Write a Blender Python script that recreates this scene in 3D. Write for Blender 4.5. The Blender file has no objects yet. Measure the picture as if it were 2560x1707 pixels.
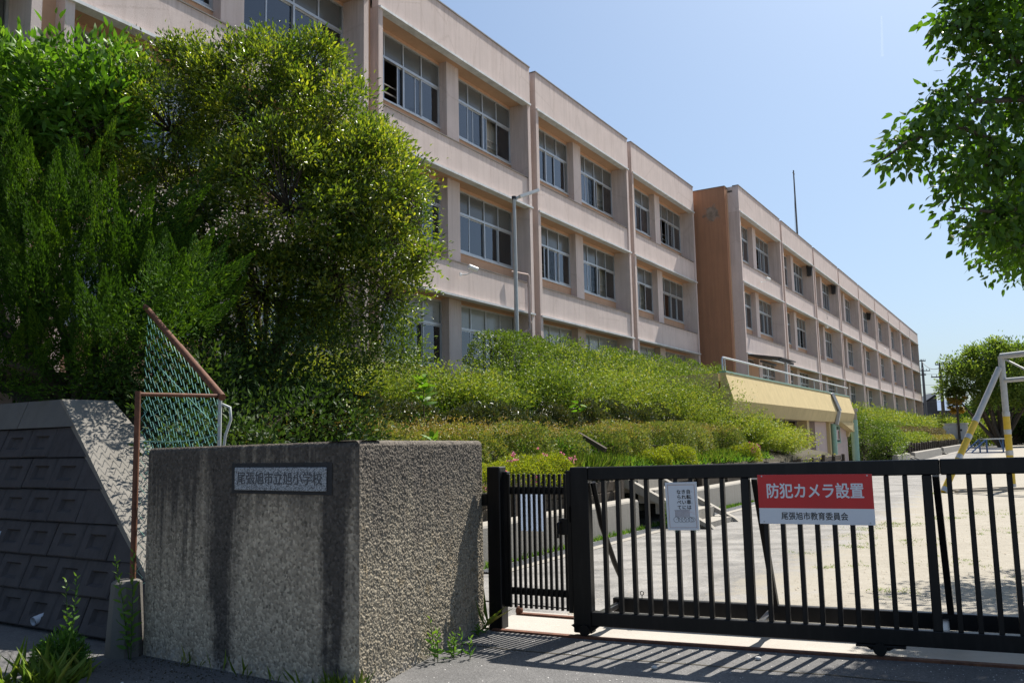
import bpy, math, random
import numpy as np
from mathutils import Vector, Matrix

rad = math.radians
S = bpy.context.scene
COL = S.collection

# ------------------------------------------------------------------ camera, sky, sun, exposure
PITCH, ROLL = math.atan(254.5/2133), 0.02
cam_d = bpy.data.cameras.new('camera'); cam = bpy.data.objects.new('camera', cam_d); COL.objects.link(cam)
cam_d.sensor_width = 36.0; cam_d.lens = 36.0*2133/2560
cam_d.clip_start = 0.05; cam_d.clip_end = 6000
_f = Vector((0, math.cos(PITCH), math.sin(PITCH))); _r = Vector((1, 0, 0)); _u = _r.cross(_f)
_c, _s = math.cos(ROLL), math.sin(ROLL)
_r2 = _r*_c - _u*_s; _u2 = _r*_s + _u*_c
cam.matrix_world = Matrix(((_r2.x, _u2.x, -_f.x, 0), (_r2.y, _u2.y, -_f.y, 0), (_r2.z, _u2.z, -_f.z, 1.6), (0, 0, 0, 1)))
S.camera = cam

SUN_AZ, SUN_EL = 40.5, 52.5          # degrees; azimuth clockwise from +Y
world = bpy.data.worlds.new("World"); S.world = world; world.use_nodes = True
wn = world.node_tree.nodes; wl = world.node_tree.links
bg = wn['Background']
sky = wn.new('ShaderNodeTexSky'); sky.sky_type = 'NISHITA'; sky.sun_disc = False
sky.sun_elevation = rad(SUN_EL); sky.sun_rotation = rad(SUN_AZ)
sky.air_density = 1.0; sky.dust_density = 2.2; sky.ozone_density = 1.0; sky.altitude = 50
sg = wn.new('ShaderNodeGamma'); sg.inputs[1].default_value = 0.7; wl.new(sky.outputs[0], sg.inputs[0])       # softer sky contrast
st = wn.new('ShaderNodeMix'); st.data_type = 'RGBA'; st.blend_type = 'MULTIPLY'; st.inputs[0].default_value = 1.0
wl.new(sg.outputs[0], st.inputs[6]); st.inputs[7].default_value = (0.745, 0.91, 1.09, 1.0)                    # white balance
wl.new(st.outputs[2], bg.inputs[0]); bg.inputs[1].default_value = 0.115
sd = bpy.data.lights.new('sun', 'SUN'); sd.energy = 5.0; sd.angle = rad(0.5); sd.color = (1.0, 0.95, 0.87)
sun = bpy.data.objects.new('sun', sd); COL.objects.link(sun)
sdir = Vector((math.sin(rad(SUN_AZ))*math.cos(rad(SUN_EL)), math.cos(rad(SUN_AZ))*math.cos(rad(SUN_EL)), math.sin(rad(SUN_EL))))
sun.rotation_euler = sdir.to_track_quat('Z', 'Y').to_euler(); sun.location = (20, 30, 60)
S.view_settings.view_transform = 'Standard'; S.view_settings.look = 'None'
S.view_settings.exposure = 0.9; S.view_settings.gamma = 1.0
S.view_settings.use_curve_mapping = False
S.render.engine = 'CYCLES'
S.cycles.max_bounces = 8; S.cycles.transparent_max_bounces = 12
S.cycles.use_denoising = True

# ------------------------------------------------------------------ frames of reference
AZ = rad(30.93)
UX, UY = math.sin(AZ), math.cos(AZ)       # along the facades
NX, NY = math.cos(AZ), -math.sin(AZ)      # out of the facades, towards the playground
def W(s, t, z=0.0): return (s*UX+t*NX, s*UY+t*NY, z)
def ST(x, y): return x*UX+y*UY, x*NX+y*NY
BROT = math.atan2(UY, UX)                 # local x along u, local y into the building
GX, GY = 0.89772, -0.440566               # along the gate
G0 = (0.46, 7.34)
GROT = math.atan2(GY, GX)
def GW(a, b, z=0.0): return (G0[0]+a*GX-b*GY, G0[1]+a*GY+b*GX, z)
def GAB(x, y): return (x-G0[0])*GX+(y-G0[1])*GY, -(x-G0[0])*GY+(y-G0[1])*GX
rng = np.random.default_rng(7); random.seed(5)

# ------------------------------------------------------------------ materials
def nd(nt, typ, ins=None, **props):
    n = nt.nodes.new(typ)
    for k, v in props.items(): setattr(n, k, v)
    for k, v in (ins or {}).items():
        sck = n.inputs[k]
        if isinstance(v, bpy.types.NodeSocket): nt.links.new(v, sck)
        else: sck.default_value = v
    return n
def new_mat(name):
    m = bpy.data.materials.new(name); m.use_nodes = True
    return m, m.node_tree, m.node_tree.nodes['Principled BSDF']
def c4(c): return (c[0], c[1], c[2], 1.0)
def pos(nt, scale=(1, 1, 1)):
    g = nd(nt, 'ShaderNodeNewGeometry')
    return nd(nt, 'ShaderNodeMapping', {'Vector': g.outputs['Position'], 'Scale': scale}).outputs[0]
def noise(nt, vec, scale, detail=4.0, rough=0.55):
    return nd(nt, 'ShaderNodeTexNoise', {'Vector': vec, 'Scale': scale, 'Detail': detail, 'Roughness': rough}).outputs[0]
def ramp(nt, fac, stops, interp='LINEAR'):
    r = nd(nt, 'ShaderNodeValToRGB', {'Fac': fac}); cr = r.color_ramp; cr.interpolation = interp
    while len(cr.elements) < len(stops): cr.elements.new(0.5)
    for e, (p, c) in zip(cr.elements, stops):
        e.position = p; e.color = c4(c) if not isinstance(c, float) else (c, c, c, 1)
    return r.outputs[0]
def mixc(nt, fac, a, b, blend='MIX'):
    n = nd(nt, 'ShaderNodeMix', data_type='RGBA', blend_type=blend)
    for i, v in ((0, fac), (6, a), (7, b)):
        if isinstance(v, bpy.types.NodeSocket): nt.links.new(v, n.inputs[i])
        else: n.inputs[i].default_value = v if i == 0 else c4(v)
    return n.outputs[2]
def mth(nt, op, a, b=0.0, c=0.0, clamp=False):
    n = nd(nt, 'ShaderNodeMath', operation=op, use_clamp=clamp)
    for i, v in enumerate((a, b, c)):
        if isinstance(v, bpy.types.NodeSocket): nt.links.new(v, n.inputs[i])
        else: n.inputs[i].default_value = v
    return n.outputs[0]
def bump(nt, bsdf, h, strength, dist):
    b = nd(nt, 'ShaderNodeBump', {'Height': h, 'Strength': strength, 'Distance': dist})
    nt.links.new(b.outputs[0], bsdf.inputs['Normal'])

def stucco(name, col, dark, rough=0.9, streak=0.35, bscale=60, bdist=0.01, big=1.2, patch=None, top=0.0):
    m, nt, b = new_mat(name)
    p = pos(nt); n1 = noise(nt, p, big, 5.0, 0.6)
    n2 = noise(nt, pos(nt, (6.5, 6.5, 0.3)), 1.0, 6.0, 0.7)
    n3 = noise(nt, p, 22, 3.0)
    base = mixc(nt, ramp(nt, n1, [(0.3, 0.0), (0.75, 1.0)]), col, tuple(x*0.86 for x in col))
    base = mixc(nt, mth(nt, 'MULTIPLY', ramp(nt, n2, [(0.46, 0.0), (0.78, 1.0)]), streak), base, dark)
    base = mixc(nt, mth(nt, 'MULTIPLY', ramp(nt, n3, [(0.55, 0.0), (0.8, 1.0)]), 0.25), base, dark)
    if top:       # dirt washed down from the upper edge of each band
        gz = nd(nt, 'ShaderNodeSeparateXYZ', {0: nd(nt, 'ShaderNodeTexCoord').outputs['Generated']}).outputs[2]
        q = mth(nt, 'ADD', mth(nt, 'MULTIPLY', mth(nt, 'SUBTRACT', gz, 0.72), 2.4), mth(nt, 'MULTIPLY', mth(nt, 'SUBTRACT', noise(nt, pos(nt, (9, 9, 0.5)), 1.0, 6.0, 0.7), 0.5), 2.6))
        base = mixc(nt, mth(nt, 'MULTIPLY', ramp(nt, q, [(0.1, 0.0), (0.9, 1.0)]), top), base, dark)
        cr = nd(nt, 'ShaderNodeTexVoronoi', {'Vector': pos(nt, (0.55, 0.55, 0.3)), 'Scale': 1.0}, feature='DISTANCE_TO_EDGE')
        ck = ramp(nt, mth(nt, 'ADD', cr.outputs['Distance'], mth(nt, 'MULTIPLY', mth(nt, 'SUBTRACT', n3, 0.5), 0.05)), [(0.0, 1.0), (0.009, 0.0)])
        base = mixc(nt, mth(nt, 'MULTIPLY', ck, 0.35), base, dark)
    if patch:
        (px_, py_, pz_), pr, pc = patch
        g = nd(nt, 'ShaderNodeNewGeometry')
        d = nd(nt, 'ShaderNodeVectorMath', {0: g.outputs['Position'], 1: (px_, py_, pz_)}, operation='DISTANCE').outputs['Value']
        k = mth(nt, 'SUBTRACT', 1.25, mth(nt, 'DIVIDE', d, pr))
        k = mth(nt, 'ADD', k, mth(nt, 'MULTIPLY', mth(nt, 'SUBTRACT', noise(nt, p, 1.6, 5.0, 0.7), 0.5), 3.0))
        base = mixc(nt, ramp(nt, k, [(0.45, 0.0), (0.62, 0.75), (0.8, 1.0)]), base, mixc(nt, ramp(nt, noise(nt, p, 3.5, 4.0), [(0.4, 0.0), (0.6, 1.0)]), pc, tuple(v*1.7 for v in pc)))
    nt.links.new(base, b.inputs['Base Color']); b.inputs['Roughness'].default_value = rough
    b.inputs['Specular IOR Level'].default_value = 0.2
    bump(nt, b, noise(nt, p, bscale, 4.0, 0.7), 0.5, bdist)
    return m

def plain(name, col, rough=0.5, metal=0.0, var=0.15, scale=8.0, bs=0.0, spec=0.5, dirt=None, bdist=0.004):
    m, nt, b = new_mat(name)
    p = pos(nt); n1 = noise(nt, p, scale, 4.0, 0.6)
    base = mixc(nt, ramp(nt, n1, [(0.35, 0.0), (0.7, 1.0)]), col, tuple(max(0, x*(1-var)) for x in col))
    if dirt: base = mixc(nt, mth(nt, 'MULTIPLY', ramp(nt, noise(nt, pos(nt, (14, 14, 2)), 1.0, 5.0, 0.65), [(0.5, 0.0), (0.72, 1.0)]), dirt[1]), base, dirt[0])
    nt.links.new(base, b.inputs['Base Color'])
    b.inputs['Roughness'].default_value = rough; b.inputs['Metallic'].default_value = metal
    b.inputs['Specular IOR Level'].default_value = spec
    if bs: bump(nt, b, noise(nt, p, scale*8, 4.0, 0.7), bs, bdist)
    return m

def leaf_mat(name, stops, trans=0.38, rough=0.42, tcol=(1.25, 1.3, 0.5), spec=0.5):
    m, nt, b = new_mat(name)
    a = nd(nt, 'ShaderNodeAttribute', attribute_name='rv')
    col = ramp(nt, a.outputs['Fac'], [(p_, tuple(min(.6, v*1.55) for v in c_)) for p_, c_ in stops])
    nt.links.new(col, b.inputs['Base Color']); b.inputs['Roughness'].default_value = rough
    b.inputs['Specular IOR Level'].default_value = spec
    tc = mixc(nt, 1.0, col, tcol, 'MULTIPLY')
    tr = nd(nt, 'ShaderNodeBsdfTranslucent', {'Color': tc})
    mx = nd(nt, 'ShaderNodeMixShader', {0: trans, 1: b.outputs[0], 2: tr.outputs[0]})
    nt.links.new(mx.outputs[0], nt.nodes['Material Output'].inputs[0])
    return m

def glass_mat(name, tint=(0.55, 0.6, 0.62), ior=1.75):
    m, nt, b = new_mat(name); nt.nodes.remove(b)
    fr = nd(nt, 'ShaderNodeFresnel', {'IOR': ior})
    wob = nd(nt, 'ShaderNodeBump', {'Height': noise(nt, pos(nt), 0.8, 1.0), 'Strength': 0.25, 'Distance': 0.02})
    gl = nd(nt, 'ShaderNodeBsdfGlossy', {'Color': (0.95, 0.97, 1, 1), 'Roughness': 0.02, 'Normal': wob.outputs[0]})
    tr = nd(nt, 'ShaderNodeBsdfTransparent', {'Color': c4(tint)})
    mx = nd(nt, 'ShaderNodeMixShader', {0: fr.outputs[0], 1: tr.outputs[0], 2: gl.outputs[0]})
    nt.links.new(mx.outputs[0], nt.nodes['Material Output'].inputs[0])
    return m

def asphalt_mat(name, light, dark, spk=0.5):
    m, nt, b = new_mat(name); p = pos(nt)
    v = nd(nt, 'ShaderNodeTexVoronoi', {'Vector': p, 'Scale': 95.0})
    n1 = noise(nt, p, 0.55, 6.0, 0.62); n2 = noise(nt, p, 4.0, 5.0, 0.6)
    base = mixc(nt, ramp(nt, n1, [(0.35, 0.0), (0.68, 1.0)]), light, dark)
    sp = ramp(nt, v.outputs['Color'], [(0.0, 0.45), (0.5, 1.0), (1.0, 1.75)])
    base = mixc(nt, spk, base, mixc(nt, 1.0, base, sp, 'MULTIPLY'))
    base = mixc(nt, mth(nt, 'MULTIPLY', ramp(nt, n2, [(0.5, 0.0), (0.75, 1.0)]), 0.4), base, dark)
    nt.links.new(base, b.inputs['Base Color']); b.inputs['Roughness'].default_value = 0.88
    b.inputs['Specular IOR Level'].default_value = 0.25
    bump(nt, b, mth(nt, 'ADD', v.outputs['Distance'], mth(nt, 'MULTIPLY', noise(nt, p, 160, 2.0), 0.6)), 0.6, 0.006)
    return m

def sand_mat(name):
    m, nt, b = new_mat(name); p = pos(nt)
    n1 = noise(nt, p, 0.35, 6.0, 0.6); n2 = noise(nt, p, 60, 3.0, 0.7); n3 = noise(nt, pos(nt, (1.2, 0.5, 1)), 1.5, 6.0, 0.7)
    base = mixc(nt, ramp(nt, n1, [(0.3, 0.0), (0.7, 1.0)]), (0.375, 0.34, 0.285), (0.32, 0.29, 0.24))
    base = mixc(nt, mth(nt, 'MULTIPLY', ramp(nt, n3, [(0.6, 0.0), (0.78, 1.0)]), 0.5), base, (0.24, 0.2, 0.15))
    base = mixc(nt, mth(nt, 'MULTIPLY', ramp(nt, n2, [(0.52, 0.0), (0.72, 1.0)]), 0.6), base, (0.22, 0.19, 0.15))
    nt.links.new(base, b.inputs['Base Color']); b.inputs['Roughness'].default_value = 0.95
    b.inputs['Specular IOR Level'].default_value = 0.15
    bump(nt, b, mth(nt, 'ADD', n2, mth(nt, 'MULTIPLY', noise(nt, p, 9, 5.0), 1.5)), 0.5, 0.012)
    return m

def path_mat(name):
    m, nt, b = new_mat(name); p = pos(nt)
    g = nd(nt, 'ShaderNodeNewGeometry'); sx = nd(nt, 'ShaderNodeSeparateXYZ', {0: g.outputs['Position']})
    t = mth(nt, 'ADD', mth(nt, 'MULTIPLY', sx.outputs[0], NX), mth(nt, 'MULTIPLY', sx.outputs[1], NY))
    v = nd(nt, 'ShaderNodeTexVoronoi', {'Vector': p, 'Scale': 80.0})
    n1 = noise(nt, pos(nt, (1.0, 1.6, 1.0)), 0.9, 8.0, 0.72); n2 = noise(nt, p, 6.0, 6.0, 0.7); n3 = noise(nt, p, 60, 3.0, 0.7)
    sp = ramp(nt, v.outputs['Color'], [(0.0, 0.5), (0.5, 1.0), (1.0, 1.5)])
    asp = mixc(nt, ramp(nt, n1, [(0.38, 0.0), (0.62, 1.0)]), (0.275, 0.262, 0.245), (0.135, 0.13, 0.123))
    asp = mixc(nt, 0.55, asp, mixc(nt, 1.0, asp, sp, 'MULTIPLY'))
    asp = mixc(nt, mth(nt, 'MULTIPLY', ramp(nt, n2, [(0.5, 0.0), (0.7, 1.0)]), 0.45), asp, (0.33, 0.305, 0.27))
    snd = mixc(nt, ramp(nt, n2, [(0.3, 0.0), (0.7, 1.0)]), (0.345, 0.315, 0.262), (0.27, 0.245, 0.2))
    snd = mixc(nt, mth(nt, 'MULTIPLY', ramp(nt, n3, [(0.5, 0.0), (0.7, 1.0)]), 0.6), snd, (0.22, 0.19, 0.15))
    snd = mixc(nt, mth(nt, 'MULTIPLY', ramp(nt, n1, [(0.45, 0.0), (0.7, 1.0)]), 0.35), snd, (0.2, 0.175, 0.135))
    k = mth(nt, 'ADD', mth(nt, 'ADD', t, 2.85), mth(nt, 'ADD', mth(nt, 'MULTIPLY', mth(nt, 'SUBTRACT', n1, 0.5), 3.2), mth(nt, 'MULTIPLY', mth(nt, 'SUBTRACT', n2, 0.5), 0.9)))
    f = ramp(nt, k, [(0.0, 0.0), (0.35, 0.75), (0.6, 1.0)])
    nt.links.new(mixc(nt, f, asp, snd), b.inputs['Base Color']); b.inputs['Roughness'].default_value = 0.92
    b.inputs['Specular IOR Level'].default_value = 0.2
    bump(nt, b, mth(nt, 'ADD', v.outputs['Distance'], mth(nt, 'MULTIPLY', n2, 1.2)), 0.55, 0.008)
    return m

# aggregate concrete of the gate wall: pebbles, black drip stains, lichen
WL, WC, WR = np.array([-2.97, 6.99]), np.array([-1.03, 5.73]), np.array([-0.293, 7.757])
def gate_wall_mat(name, front=True):
    m, nt, b = new_mat(name); p = pos(nt)
    g = nd(nt, 'ShaderNodeNewGeometry'); sx = nd(nt, 'ShaderNodeSeparateXYZ', {0: g.outputs['Position']})
    z = sx.outputs[2]
    v = nd(nt, 'ShaderNodeTexVoronoi', {'Vector': p, 'Scale': 48.0 if front else 60.0})
    v2 = nd(nt, 'ShaderNodeTexVoronoi', {'Vector': p, 'Scale': 30.0})
    n1 = noise(nt, p, 2.2, 6.0, 0.65); st1 = noise(nt, pos(nt, (6.0, 6.0, 0.22)), 1.0, 6.0, 0.68)
    st2 = noise(nt, pos(nt, (17.0, 17.0, 0.5)), 1.0, 5.0, 0.6)
    sp = ramp(nt, v.outputs['Color'], [(0.0, 0.12), (0.22, 0.6), (0.6, 1.05), (1.0, 1.75)])
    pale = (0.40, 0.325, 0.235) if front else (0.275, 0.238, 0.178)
    base = mixc(nt, 0.75, pale, mixc(nt, 1.0, pale, sp, 'MULTIPLY'))
    chips = ramp(nt, v2.outputs['Distance'], [(0.0, 1.0), (0.16, 1.0), (0.2, 0.0)])
    keep = ramp(nt, v2.outputs['Color'], [(0.66, 0.0), (0.68, 1.0)])
    base = mixc(nt, mth(nt, 'MULTIPLY', mth(nt, 'MULTIPLY', chips, keep), 0.75), base, (0.075, 0.05, 0.035))
    pk = ramp(nt, v2.outputs['Color'], [(0.1, 1.0), (0.12, 0.0)])
    base = mixc(nt, mth(nt, 'MULTIPLY', mth(nt, 'MULTIPLY', chips, pk), 0.6), base, (0.5, 0.46, 0.4))
    # weathering: soot from the top down with ragged lower edge
    zz = mth(nt, 'DIVIDE', mth(nt, 'SUBTRACT', z, 0.35 if front else 0.42), 1.25)
    if front:
        zz = mth(nt, 'ADD', zz, mth(nt, 'MULTIPLY', mth(nt, 'SUBTRACT', st1, 0.5), 2.6))
        zz = mth(nt, 'ADD', zz, mth(nt, 'MULTIPLY', mth(nt, 'SUBTRACT', st2, 0.5), 0.9))
        d = WC-WL; d = d/np.linalg.norm(d)
        al = mth(nt, 'ADD', mth(nt, 'MULTIPLY', sx.outputs[0], float(d[0])), mth(nt, 'MULTIPLY', sx.outputs[1], float(d[1])))
        al = mth(nt, 'SUBTRACT', al, float(WL@d))
        wob = mth(nt, 'ADD', mth(nt, 'MULTIPLY', mth(nt, 'SUBTRACT', n1, 0.5), 0.3), mth(nt, 'MULTIPLY', mth(nt, 'SUBTRACT', noise(nt, p, 12.0, 4.0), 0.5), 0.12))
        al2 = mth(nt, 'ADD', al, wob)
        for cx, hw, amt in ((0.93, 0.17, 1.15), (2.1, 0.15, 1.0), (0.30, 0.08, 0.4), (0.52, 0.06, 0.4), (1.22, 0.05, 0.3), (1.75, 0.05, 0.25)):
            k = mth(nt, 'SUBTRACT', 1.0, mth(nt, 'DIVIDE', mth(nt, 'ABSOLUTE', mth(nt, 'SUBTRACT', al2, cx)), hw), clamp=True)
            k = mth(nt, 'MULTIPLY', k, mth(nt, 'SUBTRACT', 1.25, mth(nt, 'MULTIPLY', z, 0.25)))
            zz = mth(nt, 'ADD', zz, mth(nt, 'MULTIPLY', k, amt))
        for cx, hw, amt in ((1.55, 0.42, 0.9), (0.45, 0.3, 0.25)):     # washed pale under the plate
            k = mth(nt, 'SUBTRACT', 1.0, mth(nt, 'DIVIDE', mth(nt, 'ABSOLUTE', mth(nt, 'SUBTRACT', al2, cx)), hw), clamp=True)
            low = mth(nt, 'MULTIPLY', mth(nt, 'SUBTRACT', 1.35, z), 3.0, clamp=True)
            zz = mth(nt, 'SUBTRACT', zz, mth(nt, 'MULTIPLY', mth(nt, 'MULTIPLY', k, low), amt))
        dark = ramp(nt, zz, [(0.0, 0.0), (0.95, 0.95)])
        base = mixc(nt, dark, base, mixc(nt, 0.5, (0.062, 0.052, 0.044), mixc(nt, 1.0, (0.08, 0.068, 0.058), sp, 'MULTIPLY')))
    else:
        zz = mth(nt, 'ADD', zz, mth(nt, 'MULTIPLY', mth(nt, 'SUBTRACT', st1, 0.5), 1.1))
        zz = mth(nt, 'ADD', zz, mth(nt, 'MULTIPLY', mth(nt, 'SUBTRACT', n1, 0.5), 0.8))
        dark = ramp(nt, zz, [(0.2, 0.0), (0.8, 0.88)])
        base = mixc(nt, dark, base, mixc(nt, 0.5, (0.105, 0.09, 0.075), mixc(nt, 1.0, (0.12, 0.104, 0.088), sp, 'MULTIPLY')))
        lich = mth(nt, 'MULTIPLY', ramp(nt, noise(nt, p, 7.0, 6.0, 0.75), [(0.55, 0.0), (0.68, 1.0)]),
                   mth(nt, 'SUBTRACT', 0.85, mth(nt, 'MULTIPLY', z, 0.45)))
        base = mixc(nt, mth(nt, 'MULTIPLY', lich, 0.55), base, (0.23, 0.15, 0.05))
    # pale splash zone at the foot
    foot = mth(nt, 'MULTIPLY', mth(nt, 'SUBTRACT', 0.14, z), 9.0, clamp=True)
    base = mixc(nt, mth(nt, 'MULTIPLY', mth(nt, 'MULTIPLY', foot, ramp(nt, noise(nt, p, 30, 4.0), [(0.42, 0.0), (0.6, 1.0)])), 0.6), base, (0.4, 0.37, 0.33))
    nt.links.new(base, b.inputs['Base Color']); b.inputs['Roughness'].default_value = 0.95
    b.inputs['Specular IOR Level'].default_value = 0.2
    h = mth(nt, 'ADD', mth(nt, 'MULTIPLY', v.outputs['Distance'], -1.0), noise(nt, p, 40, 5.0, 0.7))
    bump(nt, b, h, 0.7, 0.01)
    return m

def granite_mat(name):
    m, nt, b = new_mat(name); p = pos(nt)
    v = nd(nt, 'ShaderNodeTexVoronoi', {'Vector': p, 'Scale': 150.0})
    n = noise(nt, p, 120, 3.0, 0.7)
    base = ramp(nt, mth(nt, 'ADD', mth(nt, 'MULTIPLY', v.outputs['Color'], 0.35), mth(nt, 'MULTIPLY', n, 0.8)), [(0.45, (0.05, 0.05, 0.055)), (0.56, (0.24, 0.25, 0.26)), (0.8, (0.5, 0.51, 0.52))])
    nt.links.new(base, b.inputs['Base Color']); b.inputs['Roughness'].default_value = 0.4
    return m

def mesh_mat(): return plain('green_wire', (0.20, 0.44, 0.37), 0.35, 0.0, 0.3, 30, 0, 0.7)

M = {}
M['pink'] = stucco('pink_stucco', (0.66, 0.55, 0.505), (0.40, 0.31, 0.265), streak=0.5, top=0.6)
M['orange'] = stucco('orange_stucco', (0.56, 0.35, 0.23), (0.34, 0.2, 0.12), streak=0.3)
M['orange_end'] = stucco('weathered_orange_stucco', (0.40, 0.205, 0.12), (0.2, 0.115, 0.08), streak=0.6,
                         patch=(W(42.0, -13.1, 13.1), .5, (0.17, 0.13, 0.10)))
M['yellow'] = stucco('yellow_stucco', (0.58, 0.46, 0.24), (0.36, 0.28, 0.15), streak=0.55, big=2.0)
M['rose'] = stucco('pale_rose_wall', (0.52, 0.41, 0.37), (0.35, 0.26, 0.22), streak=0.25)
M['alu'] = plain('aluminium', (0.50, 0.51, 0.52), 0.38, 0.5, 0.12, 6)
M['flash'] = plain('zinc_flashing', (0.66, 0.66, 0.65), 0.5, 0.1, 0.25, 3, dirt=((0.3, 0.28, 0.26), 0.4))
M['coping'] = plain('dark_coping', (0.2, 0.17, 0.15), 0.8, 0, 0.4, 3)
M['glass'] = glass_mat('window_glass', ior=1.95)
M['frost'] = plain('grey_film_glass', (0.105, 0.108, 0.105), 0.16, 0, 0.12, 1.5, spec=0.55)
M['frost_light'] = plain('pale_film_glass', (0.30, 0.315, 0.31), 0.16, 0, 0.1, 1.5, spec=0.55)
M['blind'] = plain('white_blind', (0.78, 0.8, 0.8), 0.7, 0, 0.08, 1.0)
M['room'] = plain('room_plaster', (0.30, 0.25, 0.2), 0.9, 0, 0.2, 1.0)
M['roomwood'] = plain('room_wood', (0.33, 0.19, 0.1), 0.7, 0, 0.3, 2.0)
M['curtain'] = plain('cream_curtain', (0.62, 0.55, 0.47), 0.9, 0, 0.1, 3.0)
M['black'] = plain('black_paint', (0.0055, 0.0052, 0.0055), 0.4, 0, 0.3, 5, 0.05, 0.28, dirt=((0.03, 0.027, 0.025), 0.35), bdist=0.001)
M['blackshine'] = plain('worn_black_ledge', (0.05, 0.05, 0.05), 0.3, 0.2, 0.3, 9, 0, 0.6)
M['rust'] = plain('rusted_steel', (0.15, 0.062, 0.035), 0.75, 0.0, 0.45, 18, 0.3, 0.3, dirt=((0.24, 0.10, 0.045), 0.5))
M['galv'] = plain('galvanised_steel', (0.48, 0.49, 0.5), 0.45, 0.5, 0.2, 10)
M['white'] = plain('white_paint', (0.74, 0.74, 0.74), 0.5, 0, 0.06, 4)
M['signwhite'] = plain('white_sign_face', (0.70, 0.71, 0.73), 0.35, 0, 0.03, 4)
M['red'] = plain('red_sign_face', (0.58, 0.018, 0.02), 0.35, 0, 0.08, 4)
M['ink'] = plain('black_print', (0.02, 0.02, 0.022), 0.5, 0, 0.1, 4)
M['brownline'] = plain('brown_print', (0.42, 0.16, 0.08), 0.5, 0, 0.1, 4)
M['violet'] = plain('dull_violet_print', (0.2, 0.13, 0.15), 0.5, 0, 0.2, 30)
M['wire'] = mesh_mat()
M['wall_front'] = gate_wall_mat('aggregate_concrete_stained', True)
M['wall_side'] = gate_wall_mat('aggregate_concrete_rough', False)
M['granite'] = granite_mat('speckled_granite')
M['engrave'] = plain('dark_engraving', (0.075, 0.075, 0.08), 0.7, 0, 0.3, 60)
M['mortar'] = plain('dark_plate_bed', (0.035, 0.033, 0.032), 0.95, 0, 0.3, 30)
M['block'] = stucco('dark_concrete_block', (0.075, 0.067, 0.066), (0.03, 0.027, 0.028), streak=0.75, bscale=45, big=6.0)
M['capblock'] = stucco('grey_cap_block', (0.15, 0.14, 0.125), (0.08, 0.075, 0.07), streak=0.4, bscale=45, big=3.0)
M['conc'] = stucco('grey_concrete', (0.33, 0.305, 0.265), (0.17, 0.15, 0.125), streak=0.45, bscale=55, big=2.0)
M['slopeconc'] = stucco('weathered_grey_slope', (0.22, 0.205, 0.18), (0.11, 0.1, 0.085), streak=0.5, bscale=55, big=2.5)
M['paleconc'] = stucco('pale_concrete', (0.42, 0.39, 0.345), (0.28, 0.25, 0.21), streak=0.2, bscale=60, big=1.5)
M['asphalt'] = asphalt_mat('weathered_asphalt', (0.155, 0.15, 0.145), (0.085, 0.083, 0.082))
M['path'] = asphalt_mat('pale_worn_asphalt', (0.33, 0.315, 0.29), (0.205, 0.197, 0.185), 0.35)
M['sand'] = sand_mat('sandy_playground')
M['soil'] = stucco('bank_soil', (0.065, 0.055, 0.032), (0.03, 0.028, 0.015), bscale=20, bdist=0.05)
M['timber'] = stucco('weathered_timber', (0.085, 0.068, 0.052), (0.03, 0.025, 0.02), streak=0.6, bscale=35, big=4)
M['bark'] = stucco('bark', (0.10, 0.08, 0.06), (0.045, 0.036, 0.028), streak=0.6, bscale=30, bdist=0.02, big=6)
M['grate'] = plain('steel_grating', (0.16, 0.165, 0.175), 0.5, 0.4, 0.3, 20)
M['mint'] = plain('mint_green_pipe', (0.24, 0.40, 0.31), 0.5, 0, 0.15, 6, dirt=((0.3, 0.33, 0.28), 0.4))
M['polegrey'] = plain('light_grey_post', (0.42, 0.44, 0.44), 0.5, 0.1, 0.12, 6)
M['darkpole'] = plain('dark_power_pole', (0.10, 0.10, 0.10), 0.7, 0, 0.2, 4)
M['swyellow'] = plain('yellow_paint', (0.62, 0.43, 0.035), 0.45, 0, 0.15, 9, dirt=((0.4, 0.28, 0.05), 0.4))
M['swgrey'] = plain('pale_grey_paint', (0.42, 0.43, 0.43), 0.5, 0, 0.15, 9)
M['blue'] = plain('blue_paint', (0.035, 0.10, 0.25), 0.45, 0, 0.2, 9)
M['darkhouse'] = plain('dark_cladding', (0.045, 0.045, 0.05), 0.7, 0, 0.25, 2)
M['bluewall'] = plain('pale_blue_cladding', (0.2, 0.27, 0.38), 0.95, 0, 0.1, 2)
M['offwhite'] = stucco('off_white_render', (0.74, 0.70, 0.63), (0.5, 0.46, 0.4), streak=0.2)
M['plastic'] = plain('white_plastic', (0.66, 0.68, 0.72), 0.35, 0, 0.06, 9)
M['pebble'] = plain('white_pebble', (0.55, 0.53, 0.50), 0.8, 0, 0.3, 40)
M['darkbox'] = plain('dark_loudspeaker', (0.02, 0.02, 0.022), 0.6, 0, 0.2, 6)
def thin_mat(name, col, t):
    m, nt, b = new_mat(name); b.inputs['Base Color'].default_value = c4(col); b.inputs['Roughness'].default_value = .4
    tr = nd(nt, 'ShaderNodeBsdfTranslucent', {'Color': c4(col)})
    nt.links.new(nd(nt, 'ShaderNodeMixShader', {0: t, 1: b.outputs[0], 2: tr.outputs[0]}).outputs[0], nt.nodes['Material Output'].inputs[0]); return m
M['thinboard'] = thin_mat('thin_translucent_board', (0.62, 0.68, 0.78), .55)
M['soilwood'] = plain('dusty_beam', (0.36, 0.31, 0.24), 0.85, 0, 0.25, 5)
M['door'] = plain('brown_door', (0.09, 0.055, 0.04), 0.7, 0, 0.3, 4)

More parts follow.
